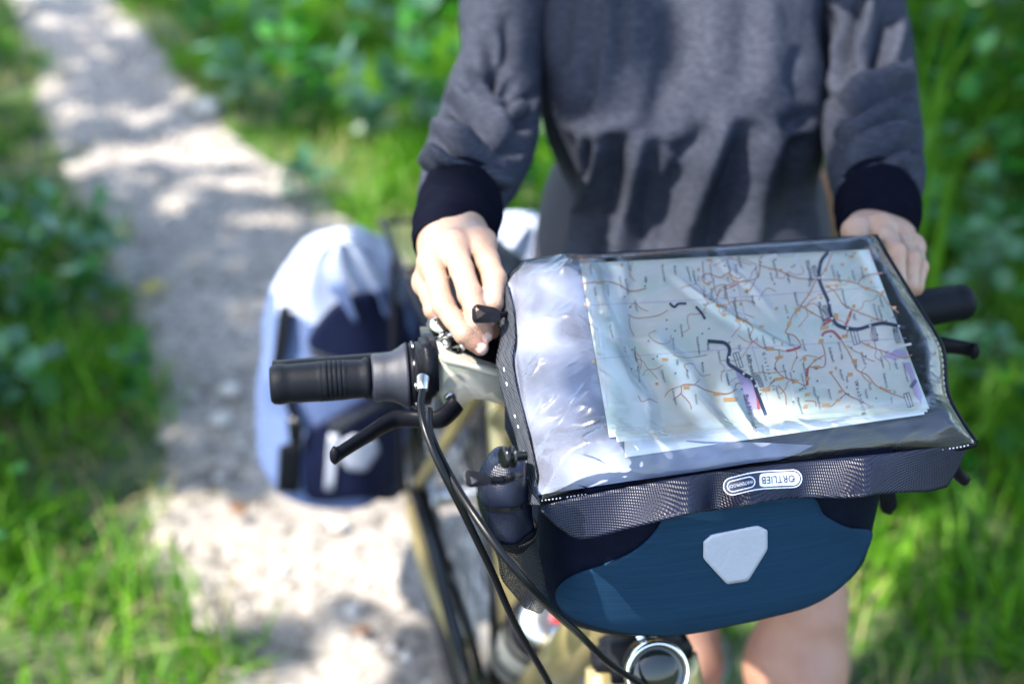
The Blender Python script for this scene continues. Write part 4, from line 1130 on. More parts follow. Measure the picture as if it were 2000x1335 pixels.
# dark binding and white stitches along the edges
def edge_line(p, off, n): return np.array([PC(u, v, off) for u, v in along(p, np.linspace(0, 1, n))])
put('binding', *tube(edge_line(E_FRONT, -.003, 60), .0030, 10), M['black'], mc)
put('binding', *tube(edge_line(E_REAR, -.001, 60), .0022, 10), M['navy'], mc)
put('binding', *tube(edge_line(E_RIGHT, -.003, 60), .0034, 10), M['black'], mc)
st = MB(); ln = edge_line(E_FRONT, .0004, 241)
for i in range(2, 240, 2):
    if i % 14: st.add(*tube([ln[i] - CN * .0, ln[i + 1] * .7 + ln[i] * .3], .00055, 5))
ln = edge_line(E_RIGHT, .0008, 81)
for i in range(40, 80, 2): st.add(*tube([ln[i], ln[i + 1]], .0005, 5))
o = st.build('stitching', M['thread'], mc); o['kind'] = 'stuff'
# grey webbing down the open side
wl = cr([(966, 572), (974, 610), (977, 660), (969, 705), (978, 760), (992, 810), (1006, 850), (1013, 890), (1018, 925), (1012, 950), (1022, 985)], 8)
wr_ = cr([(990, 556), (1001, 610), (1004, 660), (999, 705), (1008, 760), (1020, 810), (1030, 850), (1038, 890), (1046, 925), (1044, 950), (1052, 985)], 8)
k5 = 6; wv = []
for i in range(len(wl)):
    for j in range(k5):
        t = j / (k5 - 1); q = wl[i] * (1 - t) + wr_[i] * t; wv.append(PC(*q, -.010 + .016 * t))
wf = grid_faces(len(wl), k5, False); wn_ = vnormals(np.array(wv), wf); sg = np.sign((wn_ * (CAM - np.array(wv))).sum(1).mean())
web = put('webbing', *thicken(wv, wf if sg > 0 else [x[::-1] for x in wf], wn_ * sg, .0016), M['tape'], mc)
wv = np.array(wv).reshape(len(wl), k5, 3)
for i in (26, 40, 54, 66):
    if i + 5 < len(wl):
        c_ = (wv[i:i + 6, 2] + wv[i:i + 6, 3]) / 2 + wn_.reshape(len(wl), k5, 3)[i:i + 6, 2] * sg * .0004
        put('stitch', *tube(c_[[0, 1]], .0005, 6), M['thread'], web); put('stitch', *tube(c_[[4, 5]], .0005, 6), M['thread'], web)
        put('slot', *tube(c_ + RT * .0014, .0008, 6), M['black'], web)
# folded end of the webbing at the rear corner
for k, (u, v) in enumerate([(972, 566), (972, 579), (977, 590)]):
    put('webbing_fold', *box(PC(u, v, -.001 - .002 * k), EA * .8 + EZ * .6, EB, EZ, .013 - .003 * k, .012, .0035, .0014), M['tape'] if k == 0 else M['black'], web)
# zip pulls
def pull(name, px_o, px_h, d, cord, label=None):
    hc = np.array(px_h, float).mean(0); A_ = np.linspace(0, 2 * np.pi, 36, endpoint=False)
    def reach(poly):
        q = np.asarray(poly, float) - hc; out = []
        for a in A_:
            dd = np.array([math.cos(a), math.sin(a)]); best = 1.0
            for i in range(len(q)):
                e = q[(i + 1) % len(q)] - q[i]; den = dd[0] * e[1] - dd[1] * e[0]
                if abs(den) < 1e-9: continue
                t = (q[i][0] * e[1] - q[i][1] * e[0]) / den; s = (q[i][0] * dd[1] - q[i][1] * dd[0]) / den
                if t > 0 and -1e-6 <= s <= 1 + 1e-6: best = max(best, t)
            out.append(hc + dd * best)
        return out
    o = np.array([PD(u, v, d) for u, v in reach(round_poly(px_o, .18, 3))]); hh = np.array([PD(u, v, d - .0012) for u, v in reach(px_h)])
    n = len(o); th = FW * .0035
    v = np.concatenate([o, hh, hh + th, o + th]); f = grid_faces(4, n) + [(3 * n + i, 3 * n + (i + 1) % n, (i + 1) % n, i) for i in range(n)]
    z = put(name, v, f, M['black'], mc, smooth=False)
    put('cord', *tube(cr(cord, 6), .0022, 8), M['black'], z)
    return z
def PRJ2(p): u, v, d = PROJ(p); return np.array([v, u])
pull('zip_pull', [(921, 603), (929, 593), (976, 602), (978, 629), (926, 631), (922, 624)], [(929, 600), (930, 624), (949, 612)], 1.008, [PD(966, 616, 1.014), PD(975, 616, 1.015), PC(990, 612, -.002)])
pull('zip_pull', [(908, 922), (914, 917), (958, 928), (960, 946), (918, 951), (910, 946)], [(917, 930), (921, 945), (935, 938)], .855, [PD(955, 937, .863), PD(985, 935, .866), PD(1002, 928, .868), PC(1022, 925, -.004)])
pull2b = put('cord', *tube(cr([PD(958, 943, .863), PD(985, 942, .866), PD(1005, 934, .869), PC(1020, 928, -.006)], 6), .0011, 8), M['black'], mc)
# press stud
kc = PD(981, 893, .868); ka = PD(1022, 890, .874) - kc
put('press_stud', *lathe(kc, ka, [(0, .003), (.0, .0062), (.0015, .0072), (.003, .0066), (.0042, .0030), (.0062, .0030), (.0062, .0068), (.0072, .0068), (.0072, .0032), (.016, .0032), (.016, .001)], 28), M['black_gloss'], mc)

# ------------------------------------------------------------------ folded map in the case
mp_ = thing('folded_map', tuple(PC(1450, 660, .0045)), 'folded paper road map with orange towns and dark motorways inside the clear case', 'map')
def moff(u, v): return .0052 + .0004 * math.sin(u * .021 + v * .008) + .0003 * math.sin(v * .03 - u * .006)
def MP(q, lift=0.0): return np.array([PC(u, v, moff(u, v) + lift) for u, v in np.asarray(q, float)])
def sheet(name, tl, tr, brc, blc, m, lift, n=24, bow=0):
    s, t = np.meshgrid(np.linspace(0, 1, n), np.linspace(0, 1, n)); s, t = s[..., None], t[..., None]
    q = (1 - t) * ((1 - s) * np.array(tl, float) + s * np.array(tr, float)) + t * ((1 - s) * np.array(blc, float) + s * np.array(brc, float))
    q[..., 1] += bow * np.sin(s[..., 0] * np.pi) * t[..., 0]
    v = MP(q.reshape(-1, 2), lift); return put(name, *thicken(v, grid_faces(n, n, False), CN * 1.0, .0005), m, mp_)
sheet('printed_sheet', (1133, 514), (1697, 487), (1815, 797), (1190, 853), M['paper'], 0.0, 30, 3)
sheet('lower_fold', (1210, 700), (1690, 600), (1806, 808), (1221, 892), M['paper_white'], -.0012, 16, 0)
sheet('back_fold', (1160, 560), (1690, 520), (1812, 803), (1205, 862), M['paper_white'], -.0006, 16, 2)
Z2 = lambda pts: [(1400 + x / 3.607, 430 + y / 3.607) for x, y in pts]
Z1 = lambda pts: [(950 + x / 3.814, 450 + y / 3.814) for x, y in pts]
def ribbon(mb, pts, w, lift, sm=5):
    p = cr(pts, sm) if len(pts) > 2 else np.asarray(pts, float)
    t = np.gradient(p, axis=0); t /= np.linalg.norm(t, axis=1)[:, None] + 1e-9; n = np.stack([-t[:, 1], t[:, 0]], 1) * w / 2
    v = np.concatenate([MP(p + n, lift), MP(p - n, lift)]); k = len(p)
    mb.add(v, [(i, i + 1, k + i + 1, k + i) for i in range(k - 1)])
def patch(mb, pts, lift):
    q = np.asarray(pts, float); v = MP(q, lift); mb.add(v, [tuple(range(len(q)))])
roads = [Z2(r) for r in [
    [(815, 225), (770, 340), (725, 400), (690, 440), (650, 520), (590, 600), (530, 680), (510, 740), (485, 790), (550, 815), (590, 890), (490, 920), (430, 910), (345, 905), (280, 870), (230, 820), (255, 760), (200, 705), (145, 685)],
    [(590, 600), (670, 650), (745, 690)], [(770, 465), (830, 500), (890, 590), (950, 625), (1110, 690), (1300, 745)],
    [(1165, 370), (1100, 380), (1030, 400), (1000, 450), (1060, 480), (1160, 520), (1210, 590), (1280, 650)], [(950, 625), (930, 690), (905, 730), (925, 770), (905, 820)],
    [(810, 780), (875, 840), (950, 970), (985, 1050), (1060, 1090), (1120, 1160), (1210, 1210), (1320, 1250)],
    [(735, 850), (760, 930), (755, 1030), (640, 1040), (635, 1160), (560, 1135), (450, 1090), (410, 1020), (440, 960), (435, 910)], [(755, 950), (690, 990), (640, 1040)],
    [(800, 1070), (850, 1140), (910, 1220), (1010, 1270), (1085, 1310)], [(300, 1195), (350, 1185), (400, 1135), (460, 1110)], [(910, 1220), (850, 1270), (800, 1310), (740, 1290)],
    [(1010, 850), (1060, 880), (1210, 935), (1320, 970), (1375, 945)], [(80, 360), (130, 430), (275, 410), (305, 320), (300, 280), (330, 240)], [(275, 410), (235, 490), (210, 495)],
    [(305, 320), (380, 340), (440, 355), (560, 405), (690, 415), (720, 405)], [(730, 420), (830, 420), (930, 430), (1000, 450)], [(620, 1270), (690, 1275), (700, 1310)], [(430, 1160), (480, 1220), (490, 1300)],
    [(0, 1215), (60, 1225), (120, 1200), (140, 1150), (190, 1150)], [(1150, 1170), (1180, 1190), (1230, 1200)], [(260, 1180), (300, 1250), (310, 1310)]]] + [Z1(r) for r in [
    [(710, 395), (800, 385), (915, 382), (1000, 410), (1070, 450), (1140, 445), (1190, 430)], [(1600, 350), (1650, 320), (1740, 350), (1800, 320), (1870, 360), (1900, 345)],
    [(1390, 1260), (1450, 1210), (1460, 1150), (1560, 1150), (1640, 1190), (1790, 1215), (1870, 1180)], [(1450, 1215), (1510, 1280), (1530, 1330)], [(1600, 350), (1640, 400), (1680, 380)]]]
mb = MB(); g0 = np.random.default_rng(12)
for r in roads: ribbon(mb, r, 2.2, .00035)
for k in range(64):
    u0, v0 = (g0.uniform(1380, 1740), g0.uniform(505, 780)) if k < 40 else (g0.uniform(1180, 1400), g0.uniform(520, 800)); q = [(u0, v0)]; h_ = g0.uniform(0, 6.28)
    for _ in range(int(g0.integers(3, 6))):
        h_ += g0.normal(0, .7); q.append((q[-1][0] + 17 * math.cos(h_), q[-1][1] + 14 * math.sin(h_)))
    if all(1215 < a < 1690 + (b - 490) * .33 and 500 < b < 790 for a, b in q): ribbon(mb, q, 1.4, .0003)
mb.build('printed_roads', M['ink_road'], mp_, smooth=False)
mb = MB()
for r in [[(755, 700), (800, 705), (770, 725), (745, 740)], [(742, 815), (760, 790), (810, 780), (840, 800), (875, 840)], [(945, 640), (930, 690), (910, 735)], [(590, 890), (540, 910), (490, 920)], [(640, 1040), (635, 1100), (638, 1160)], [(270, 1190), (285, 1240), (295, 1330)]]: ribbon(mb, Z2(r), 5, .00042)
mb.build('printed_main_roads', M['ink_red'], mp_, smooth=False)
mb = MB(); bridges = MB()
mways = [Z2([(785, 222), (735, 290), (720, 400), (745, 480), (785, 570), (797, 640), (815, 690), (850, 735), (920, 760), (1000, 765), (1080, 742), (1160, 725), (1240, 735), (1325, 755)]),
         Z2([(-65, 850), (0, 855), (60, 865), (90, 910), (80, 1000), (130, 1040), (190, 1080), (250, 1120), (280, 1200), (310, 1280), (345, 1370)]), Z1([(1365, 540), (1400, 570), (1430, 545), (1490, 543)]), Z1([(1560, 565), (1600, 610), (1630, 660)])]
for i, r in enumerate(mways): ribbon(mb, r, 6.8 if i < 2 else 4.5, .0006)
mb.build('printed_motorways', M['ink_navy'], mp_, smooth=False)
for x, y in [(720, 405), (797, 580), (812, 690), (920, 760), (1080, 742), (1282, 745), (90, 965), (190, 1080), (245, 1115), (275, 1165)]:
    (u, v), = Z2([(x, y)]); patch(bridges, [(u + 2.6 * math.cos(t), v + 2.6 * math.sin(t)) for t in np.linspace(0, 6.28, 9)[:-1]], .0008)
bridges.build('printed_junctions', M['ink_pale'], mp_, smooth=False)
mb = MB(); g = np.random.default_rng(4)
for r in [[(0, 330), (90, 300), (190, 320), (290, 290), (420, 240)], [(0, 540), (130, 450), (240, 430)], [(560, 240), (560, 300), (620, 360), (690, 400)], [(480, 960), (500, 1080), (540, 1240), (520, 1320)], [(600, 680), (640, 820), (700, 860)], [(1000, 590), (1010, 510), (900, 600), (820, 640)], [(940, 330), (1040, 290), (1080, 250)], [(0, 840), (100, 800), (150, 700)], [(400, 580), (330, 590), (280, 530), (260, 470)], [(1200, 940), (1280, 890), (1370, 870)], [(590, 920), (700, 910), (740, 880)]]: ribbon(mb, Z2(r), 4.5, .0002)
for r in [[(760, 330), (1000, 330), (1290, 260)], [(780, 240), (780, 400), (800, 600), (850, 800), (890, 1330)], [(1060, 400), (1140, 360), (1290, 280)], [(1400, 430), (1560, 440), (1600, 470)], [(900, 800), (1000, 790), (1300, 860)], [(820, 450), (1000, 600), (1200, 500), (1480, 350)]]: ribbon(mb, Z1(r), 5, .0002)
mb.build('printed_lanes', M['ink_pale'], mp_, smooth=False)
mb = MB()
patch(mb, Z2([(130, 1060), (190, 1090), (250, 1130), (285, 1200), (330, 1330), (210, 1330), (180, 1200)]), .00012); patch(mb, Z2([(1190, 920), (1300, 905), (1335, 930), (1345, 965), (1240, 980), (1180, 965)]), .00012)
patch(mb, Z2([(1300, 1000), (1362, 1000), (1445, 1230), (1440, 1290), (1390, 1230), (1360, 1100)]), .00012)
mb.build('printed_built_areas', M['ink_lilac'], mp_, smooth=False)
mb = MB()
towns = [(760, 755, 64, 28), (905, 815, 48, 24), (735, 850, 36, 34), (840, 680, 34, 56), (970, 990, 38, 28), (940, 1085, 38, 28), (440, 1115, 78, 24), (375, 905, 58, 24), (440, 965, 56, 24), (350, 1190, 58, 28), (555, 1135, 46, 24), (640, 1115, 32, 28), (705, 1035, 36, 28), (640, 1225, 36, 24), (625, 1310, 32, 28), (770, 1300, 60, 26), (870, 1205, 32, 24), (855, 1265, 36, 22), (35, 600, 66, 24), (200, 705, 38, 24), (318, 745, 40, 22), (450, 350, 24, 18), (825, 420, 24, 18), (845, 460, 20, 28), (935, 430, 24, 16), (780, 465, 34, 18), (1060, 480, 32, 22), (1090, 435, 20, 20), (1170, 505, 20, 26), (885, 310, 22, 18), (950, 255, 36, 18), (970, 232, 30, 12), (1050, 345, 20, 20), (1250, 615, 26, 20), (570, 630, 38, 26), (510, 730, 28, 40), (650, 520, 22, 22), (420, 620, 20, 22), (210, 495, 24, 26), (170, 590, 20, 20), (965, 605, 22, 26), (925, 690, 20, 20), (1065, 875, 26, 22), (1115, 695, 26, 18), (620, 975, 24, 28), (690, 985, 20, 22), (805, 1070, 26, 20), (1085, 1312, 36, 18), (925, 1310, 34, 18), (1180, 1190, 22, 22), (145, 690, 20, 24), (375, 345, 18, 14), (560, 1130, 20, 10), (100, 1260, 100, 30), (840, 1040, 18, 26), (460, 870, 16, 20), (735, 545, 16, 20), (765, 350, 24, 20), (670, 650, 18, 18), (530, 330, 16, 12)]
for x, y, w, h in towns:
    a = .10 + g.uniform(-.1, .1); c_, s_ = math.cos(a), math.sin(a)
    patch(mb, Z2([(x + px_ * c_ * w / 2 - py_ * s_ * h / 2, y + px_ * s_ * w / 2 * -1 + py_ * c_ * h / 2) for px_, py_ in ((-1, -1), (1, -.8), (.9, 1), (-1, .9))]), .0005)
for x, y, w, h in [(845, 390, 50, 24), (1010, 255, 22, 30), (1660, 220, 36, 28), (1745, 560, 70, 26), (1655, 395, 20, 30), (1330, 960, 44, 26), (1490, 1170, 44, 30), (1715, 1215, 50, 28), (1820, 1255, 110, 26), (1580, 290, 20, 26), (1770, 630, 30, 20), (1880, 660, 30, 34), (740, 550, 18, 26), (795, 975, 20, 24), (1270, 1140, 24, 20)]:
    patch(mb, Z1([(x - w / 2, y - h / 2), (x + w / 2, y - h / 2 + 3), (x + w / 2, y + h / 2), (x - w / 2, y + h / 2 - 3)]), .0005)
mb.build('printed_towns', M['ink_town'], mp_, smooth=False)
mb = MB()
def index_box(x, y, w, h, ang):
    c_, s_ = math.cos(ang), math.sin(ang)
    R_ = lambda p: Z2([(x + a * c_ - b * s_, y + a * s_ + b * c_) for a, b in p])
    for k in (-.5, 0, .5): ribbon(mb, R_([(-w / 2, k * h), (w / 2, k * h)]), 1.3, .0007, 2)
    for k in (-.5, .5): ribbon(mb, R_([(k * w, -h / 2), (k * w, h / 2)]), 1.3, .0007, 2)
for q in [(975, 820, 105, 44, 1.33), (1112, 802, 92, 26, 1.33), (1268, 812, 95, 28, 1.33), (692, 360, 75, 24, 1.3), (772, 645, 90, 26, 1.25), (1350, 1265, 100, 40, 1.25), (150, 985, 110, 40, 1.25), (300, 1130, 90, 22, 1.2), (1385, 1150, 60, 18, -.9)]: index_box(*q)
mb.build('printed_index_boxes', M['ink_blue'], mp_, smooth=False)
def map_text(mb, s, xy, ang, size, sp=1.0, lift=.00085):
    v, f = text_mesh(s, 1.0, sp); d = np.array([math.cos(ang), math.sin(ang)]); up = np.array([math.sin(ang), -math.cos(ang)])
    mb.add(MP(np.array(xy) + (v[:, :1] * d + v[:, 1:2] * up) * size, lift), f)
mb = MB()
for s, xy, size, sp in NAMED:
    map_text(mb, s, Z2([xy])[0], 1.30, size / 3.607, sp)
small = SMALL
spots = [(955, 655), (970, 1000), (1065, 1150), (850, 860), (540, 505), (475, 600), (875, 490), (800, 320), (1095, 590), (1140, 530), (945, 355), (840, 360), (490, 380), (390, 280), (265, 330), (370, 370), (215, 760), (315, 810), (390, 830), (495, 805), (595, 840), (600, 1000), (590, 1080), (670, 1170), (460, 1020), (310, 1020), (1170, 1080), (1040, 1190), (1220, 1250), (1130, 600), (640, 410), (870, 940), (905, 1100), (780, 1190), (510, 1070), (1245, 975), (1310, 1015), (700, 1240), (560, 1250), (1010, 930), (860, 1050), (410, 1170), (240, 530), (110, 570), (65, 280), (145, 260), (1010, 330), (1150, 960), (150, 880), (60, 1080)]
for k, p in enumerate(spots): map_text(mb, small[k % len(small)], Z2([p])[0], 1.30 + g.uniform(-.05, .05), 24 / 3.607 * g.uniform(.85, 1.15), .95)
spots1 = [(765, 250), (1050, 225), (985, 340), (1030, 360), (1175, 340), (1300, 250), (1395, 260), (1490, 270), (1530, 300), (1600, 230), (1660, 250), (895, 400), (800, 420), (1100, 520), (910, 700), (1570, 340), (1680, 350), (1790, 340), (1665, 430), (1770, 410), (1610, 420), (1660, 480), (1380, 800), (1440, 700), (1560, 790), (1640, 840), (1720, 900), (1485, 1040), (1300, 1040), (1780, 1060), (1600, 980), (1550, 1220), (1095, 870), (1120, 1010), (1410, 960), (1840, 500), (1850, 250), (1380, 1180)]
for k, p in enumerate(spots1): map_text(mb, small[(k * 7 + 3) % len(small)], Z1([p])[0], 1.38 + g.uniform(-.05, .05), 25 / 3.814 * g.uniform(.85, 1.15), .95)
o = mb.build('printed_lettering', M['ink'], mp_, smooth=False); o['kind'] = 'stuff'
mb = MB()
for k in range(60):
    (u, v), = Z2([(g.uniform(0, 1250), g.uniform(240, 1300))]) if k < 40 else Z1([(g.uniform(950, 1850), g.uniform(260, 1200))])
    patch(mb, [(u + 1.7 * math.cos(t), v + 1.7 * math.sin(t)) for t in np.linspace(0, 6.28, 7)[:-1]], .0008)
mb.build('printed_symbols', M['ink'], mp_, smooth=False)
mb = MB()
for r in [[(1150, 596), (1400, 583), (1720, 560)], [(1165, 700), (1450, 680), (1770, 660)], [(1430, 500), (1465, 660), (1510, 815)]]: ribbon(mb, r, 1.0, .0003)
mb.build('fold_lines', M['ink_lilac'], mp_, smooth=False)

# ------------------------------------------------------------------ panniers
def pannier(label, xoff=0.0, mirror=False, details=True):
    rows = [(966, 560, 775), (960, 520, 785), (940, 505, 790), (900, 497, 792), (800, 500, 800), (700, 506, 808), (640, 512, 812), (600, 522, 806), (560, 540, 792), (520, 566, 768), (490, 595, 740), (470, 625, 712), (460, 655, 685)]
    hv = lambda v: np.interp(v, [455, 465, 490, 530, 600, 700, 990], [.012, .035, .068, .10, .13, .15, .15])
    Y0 = 1.76; nY = 48; vs = []; prof = []
    for v, l, r in rows:
        yr = Y0 - .02 + hv(v) * np.interp(v, [455, 700, 985], [1, .8, .2]); a, b = PY(l, v, yr), PY(r, v, yr); prof.append(((a[0] + b[0]) / 2, (b[0] - a[0]) / 2, a[2], float(hv(v))))
    prof = cr(prof, 5)
    th = np.linspace(0, 2 * np.pi, nY, endpoint=False)
    hd = lambda z: np.interp(z, prof[:, 2], prof[:, 3])
    for cx, hw, z, h in prof:
        crinkle = .006 * vnoise(np.cos(th) * 3, np.sin(th) * 3, z * 16) + .006 * np.sin(th * 9 + z * 40) * np.clip((z - .5) / .2, 0, 1)
        vs.append(np.stack([cx + (hw + crinkle) * np.sign(np.cos(th)) * np.abs(np.cos(th)) ** .75, Y0 - .02 + h + (h + crinkle) * np.sign(np.sin(th)) * np.abs(np.sin(th)) ** .75, np.full(nY, z)], 1))
    V = np.concatenate(vs); base = np.array([prof[0][0], Y0 + .13, prof[0][2]])
    front = lambda x, z: None
    def fy(x, z, off):
        cx = np.interp(z, prof[:, 2], prof[:, 0]); hw = np.interp(z, prof[:, 2], prof[:, 1]); h = hd(z)
        q = np.clip(abs((x - cx) / hw), 0, .999); s = (1 - q ** (1 / .75 * 2 / 1)) ** .5 if False else (1 - q ** (2 / .75)) ** (.75 / 2)
        return Y0 - .02 + h - h * s - .010 - off
    def hit(u, v, off):
        y = 1.74
        for _ in range(6):
            p = PY(u, v, y); y = .5 * y + .5 * fy(p[0], p[2], off)
        return PY(u, v, y)
    T = (lambda p: p)
    if mirror:
        def T(p):
            q = LOC(p); q[..., 0] = -q[..., 0] + .0; return BO + q[..., :1] * EA + q[..., 1:2] * EB + q[..., 2:] * EZ
    r_ = thing('pannier', tuple(T(base)), label, 'pannier')
    f = grid_faces(len(prof), nY) + [tuple(range(nY))[::-1], tuple((len(prof) - 1) * nY + i for i in range(nY))]
    f = [x[::-1] for x in f] if mirror else f; zz = np.array([V[list(q), 2].mean() + .012 * vnoise(V[q[0], 0] * 30, V[q[0], 1] * 30, 1.0) for q in f])
    put('body', T(V), f, None, r_, mats=[M['pan_blue'], M['pan_sunlit']], mat_idx=(zz > .605).astype(int))  # upper part takes the lighter, sunlit tone
    def pat(nm, px_, m, off, rings=6):
        q, ff_ = star_fill(px_, rings); v = np.array([hit(a, b, off) for a, b in q]); n = vnormals(v, ff_); s = np.sign((n * (CAM - v)).sum(1).mean())
        v, ff2 = thicken(v, ff_ if s > 0 else [x[::-1] for x in ff_], n * s, .002); return put(nm, T(v), [x[::-1] for x in ff2] if mirror else ff2, m, r_)
    pat('dark_panel', close_cr([(600, 668), (640, 606), (690, 575), (740, 572), (785, 592), (803, 640), (804, 720), (780, 745), (700, 722), (640, 700)], 5), M['pan_navy'], .004, 8)
    pat('dark_panel', close_cr([(596, 850), (640, 818), (700, 785), (770, 755), (797, 775), (795, 860), (782, 968), (700, 972), (606, 976), (592, 920)], 5), M['pan_navy'], .004, 8)
    pat('strap', round_poly([(545, 600), (566, 595), (560, 660), (548, 720), (530, 720)], .1), M['black'], .006, 3)
    pat('strap', round_poly([(545, 870), (590, 860), (582, 962), (540, 962)], .1), M['black'], .006, 3)
    pat('strap', round_poly([(531, 716), (548, 716), (585, 818), (568, 822)], .08), M['black'], .006, 3)
    pat('buckle', round_poly([(560, 815), (592, 822), (590, 870), (566, 868)], .15), M['black_gloss'], .012, 3)
    pat('trim_strip', round_poly([(640, 826), (760, 772), (768, 792), (650, 850)], .08), M['tape'], .007, 3)
    pat('trim_strip', round_poly([(642, 848), (662, 848), (652, 958), (634, 958)], .08), M['reflect'], .007, 3)
    pat('trim_strip', round_poly([(596, 690), (612, 684), (690, 712), (760, 740), (750, 748), (660, 722)], .08), M['tape'], .008, 3)
    pat('reflector', round_poly([(690, 850), (735, 858), (742, 880), (715, 920), (680, 918), (662, 890), (668, 862)], .2), M['reflect'], .008, 4)
    pat('closure_fold', close_cr([(640, 560), (660, 552), (680, 560), (690, 600), (700, 625), (690, 628), (672, 600)], 4), M['pan_blue'], .012, 3)
    pat('closure_fold', close_cr([(735, 560), (760, 570), (772, 600), (768, 618), (755, 618), (745, 590)], 4), M['pan_blue'], .012, 3)
    return r_
pannier('bulging pale blue pannier with navy front and grey reflector beside the path')
pannier('pale blue pannier top showing behind the black saddle and the hand', mirror=True)

# ------------------------------------------------------------------ the person
PXC, PYC = .185, 1.38
person = None
F1 = [  # hand at the zip pull: index, middle, ring, little finger (as seen, with depth)
    [(940, 474, 1.072), (966, 545, 1.042), (962, 592, 1.030), (954, 626, 1.033)],
    [(886, 480, 1.066), (918, 575, 1.030), (936, 625, 1.020), (947, 652, 1.026)],
    [(845, 513, 1.066), (866, 596, 1.030), (907, 652, 1.018), (938, 678, 1.022)],
    [(833, 552, 1.074), (848, 604, 1.050), (870, 630, 1.052), (890, 646, 1.060)]]
T1 = [(925, 500, 1.115), (968, 560, 1.085), (968, 610, 1.060), (958, 640, 1.048)]
W1 = (884, 470, 1.120)
F2 = [
    [(1672, 452, 1.150), (1697, 505, 1.105), (1705, 555, 1.098), (1700, 590, 1.110)],
    [(1720, 446, 1.152), (1746, 494, 1.108), (1750, 548, 1.100), (1743, 585, 1.112)],
    [(1756, 462, 1.158), (1777, 508, 1.118), (1775, 556, 1.110), (1765, 588, 1.120)],
    [(1781, 484, 1.166), (1794, 522, 1.134), (1787, 560, 1.127), (1776, 586, 1.135)]]
T2 = [(1680, 490, 1.185), (1655, 530, 1.165), (1662, 575, 1.150), (1680, 600, 1.145)]
W2 = (1717, 448, 1.200)
def hand_sdf(F, T, Wr, arm):
    J = [[PD(*q) for q in f] for f in F]; TT = [PD(*q) for q in T]; wr = PD(*Wr); ar = PD(*arm)
    rad = [[.0098, .0088, .0076, .0064], [.0100, .0089, .0078, .0066], [.0096, .0083, .0073, .0062], [.0088, .0075, .0066, .0056]]
    side_ = J[0][0] - J[3][0]; side_ /= np.linalg.norm(side_)
    def fn(P):
        fing = None
        for f, r in zip(J, rad):
            d = None
            for i in range(3):
                m_ = (f[i] + f[i + 1]) / 2; rm = (r[i] + r[i + 1]) / 2 * .93
                for a, b, ra, rb in ((f[i], m_, r[i], rm), (m_, f[i + 1], rm, r[i + 1])):
                    e = seg_d(P, a, b, ra, rb); d = e if d is None else smin(d, e, .003)
            fing = d if fing is None else smin(fing, d, .0018)
        palm = None
        for k, f in enumerate(J):
            c = wr + side_ * (.013 - .0085 * k)
            e = seg_d(P, f[0], c, .0112 if k < 3 else .0100, .0145); palm = e if palm is None else smin(palm, e, .010)
        for k in range(3):
            e = seg_d(P, J[k][0] * .8 + wr * .2, J[k + 1][0] * .8 + wr * .2, .0085, .0085); palm = smin(palm, e, .008)
        th = None
        for i, (ra, rb) in enumerate(((.016, .0115), (.0115, .0105), (.0105, .0085))):
            e = seg_d(P, TT[i], TT[i + 1], ra, rb); th = e if th is None else smin(th, e, .004)
        palm = smin(palm, seg_d(P, wr, TT[0], .018, .015), .012)
        arm_ = seg_d(P, wr, ar, .0245, .027)
        b_ = smin(palm, arm_, .014)
        b_ = smin(b_, fing, .0065)
        for k in range(4): b_ = smin(b_, np.linalg.norm(P - J[k][0] - np.array([0, -.001, .0015]), axis=1) - .0090, .005)
        return smin(b_, th, .0045)
    pts = np.array([q for f in J for q in f] + TT + [wr, ar])
    return fn, pts.min(0) - .034, pts.max(0) + .034, J
parts_v, parts_f, parts_m = [], [], []
def add_body(v, f, mi=None):
    n = sum(len(x) for x in parts_v); parts_v.append(v); parts_f.append(f + n); parts_m.append(np.zeros(len(f), int) if mi is None else mi)
for F, T, Wr, arm in ((F1, T1, W1, (905, 400, 1.20)), (F2, T2, W2, (1712, 385, 1.28))):
    fn, lo, hi, J = hand_sdf(F, T, Wr, arm)
    v, f = sdf_mesh(fn, lo, hi, .0014)
    mi = np.zeros(len(f), int); cc = v[f].mean(1)
    for k in range(4):
        tip, dip = J[k][3], J[k][2]; ax = (tip - dip) / np.linalg.norm(tip - dip); away = CAM - tip; away -= ax * (away @ ax); away /= np.linalg.norm(away)
        nc = tip + ax * .0012 + away * .006; q = cc - nc; sd = np.cross(ax, away)
        mi[((q @ ax) / .0058) ** 2 + ((q @ sd) / .0046) ** 2 + ((q @ away) / .004) ** 2 < 1] = 1
    add_body(v, f, mi)
HIP = [np.array([.108, 1.40, .83]), np.array([.262, 1.39, .83])]
KNEE = [PZ(1322, 1310, .425) + np.array([0, .02, 0]), PZ(1570, 1330, .455) + np.array([0, .03, 0])]
FOOT = [np.array([.175, 1.40, .07]), np.array([.325, 1.33, .07])]
SH = [PD(1005, -135, 1.45), PD(1685, -135, 1.47)]
EL = [PD(952, 235, 1.385), PD(1705, 215, 1.42)]
WRI = [PD(897, 425, 1.165), PD(1713, 405, 1.26)]
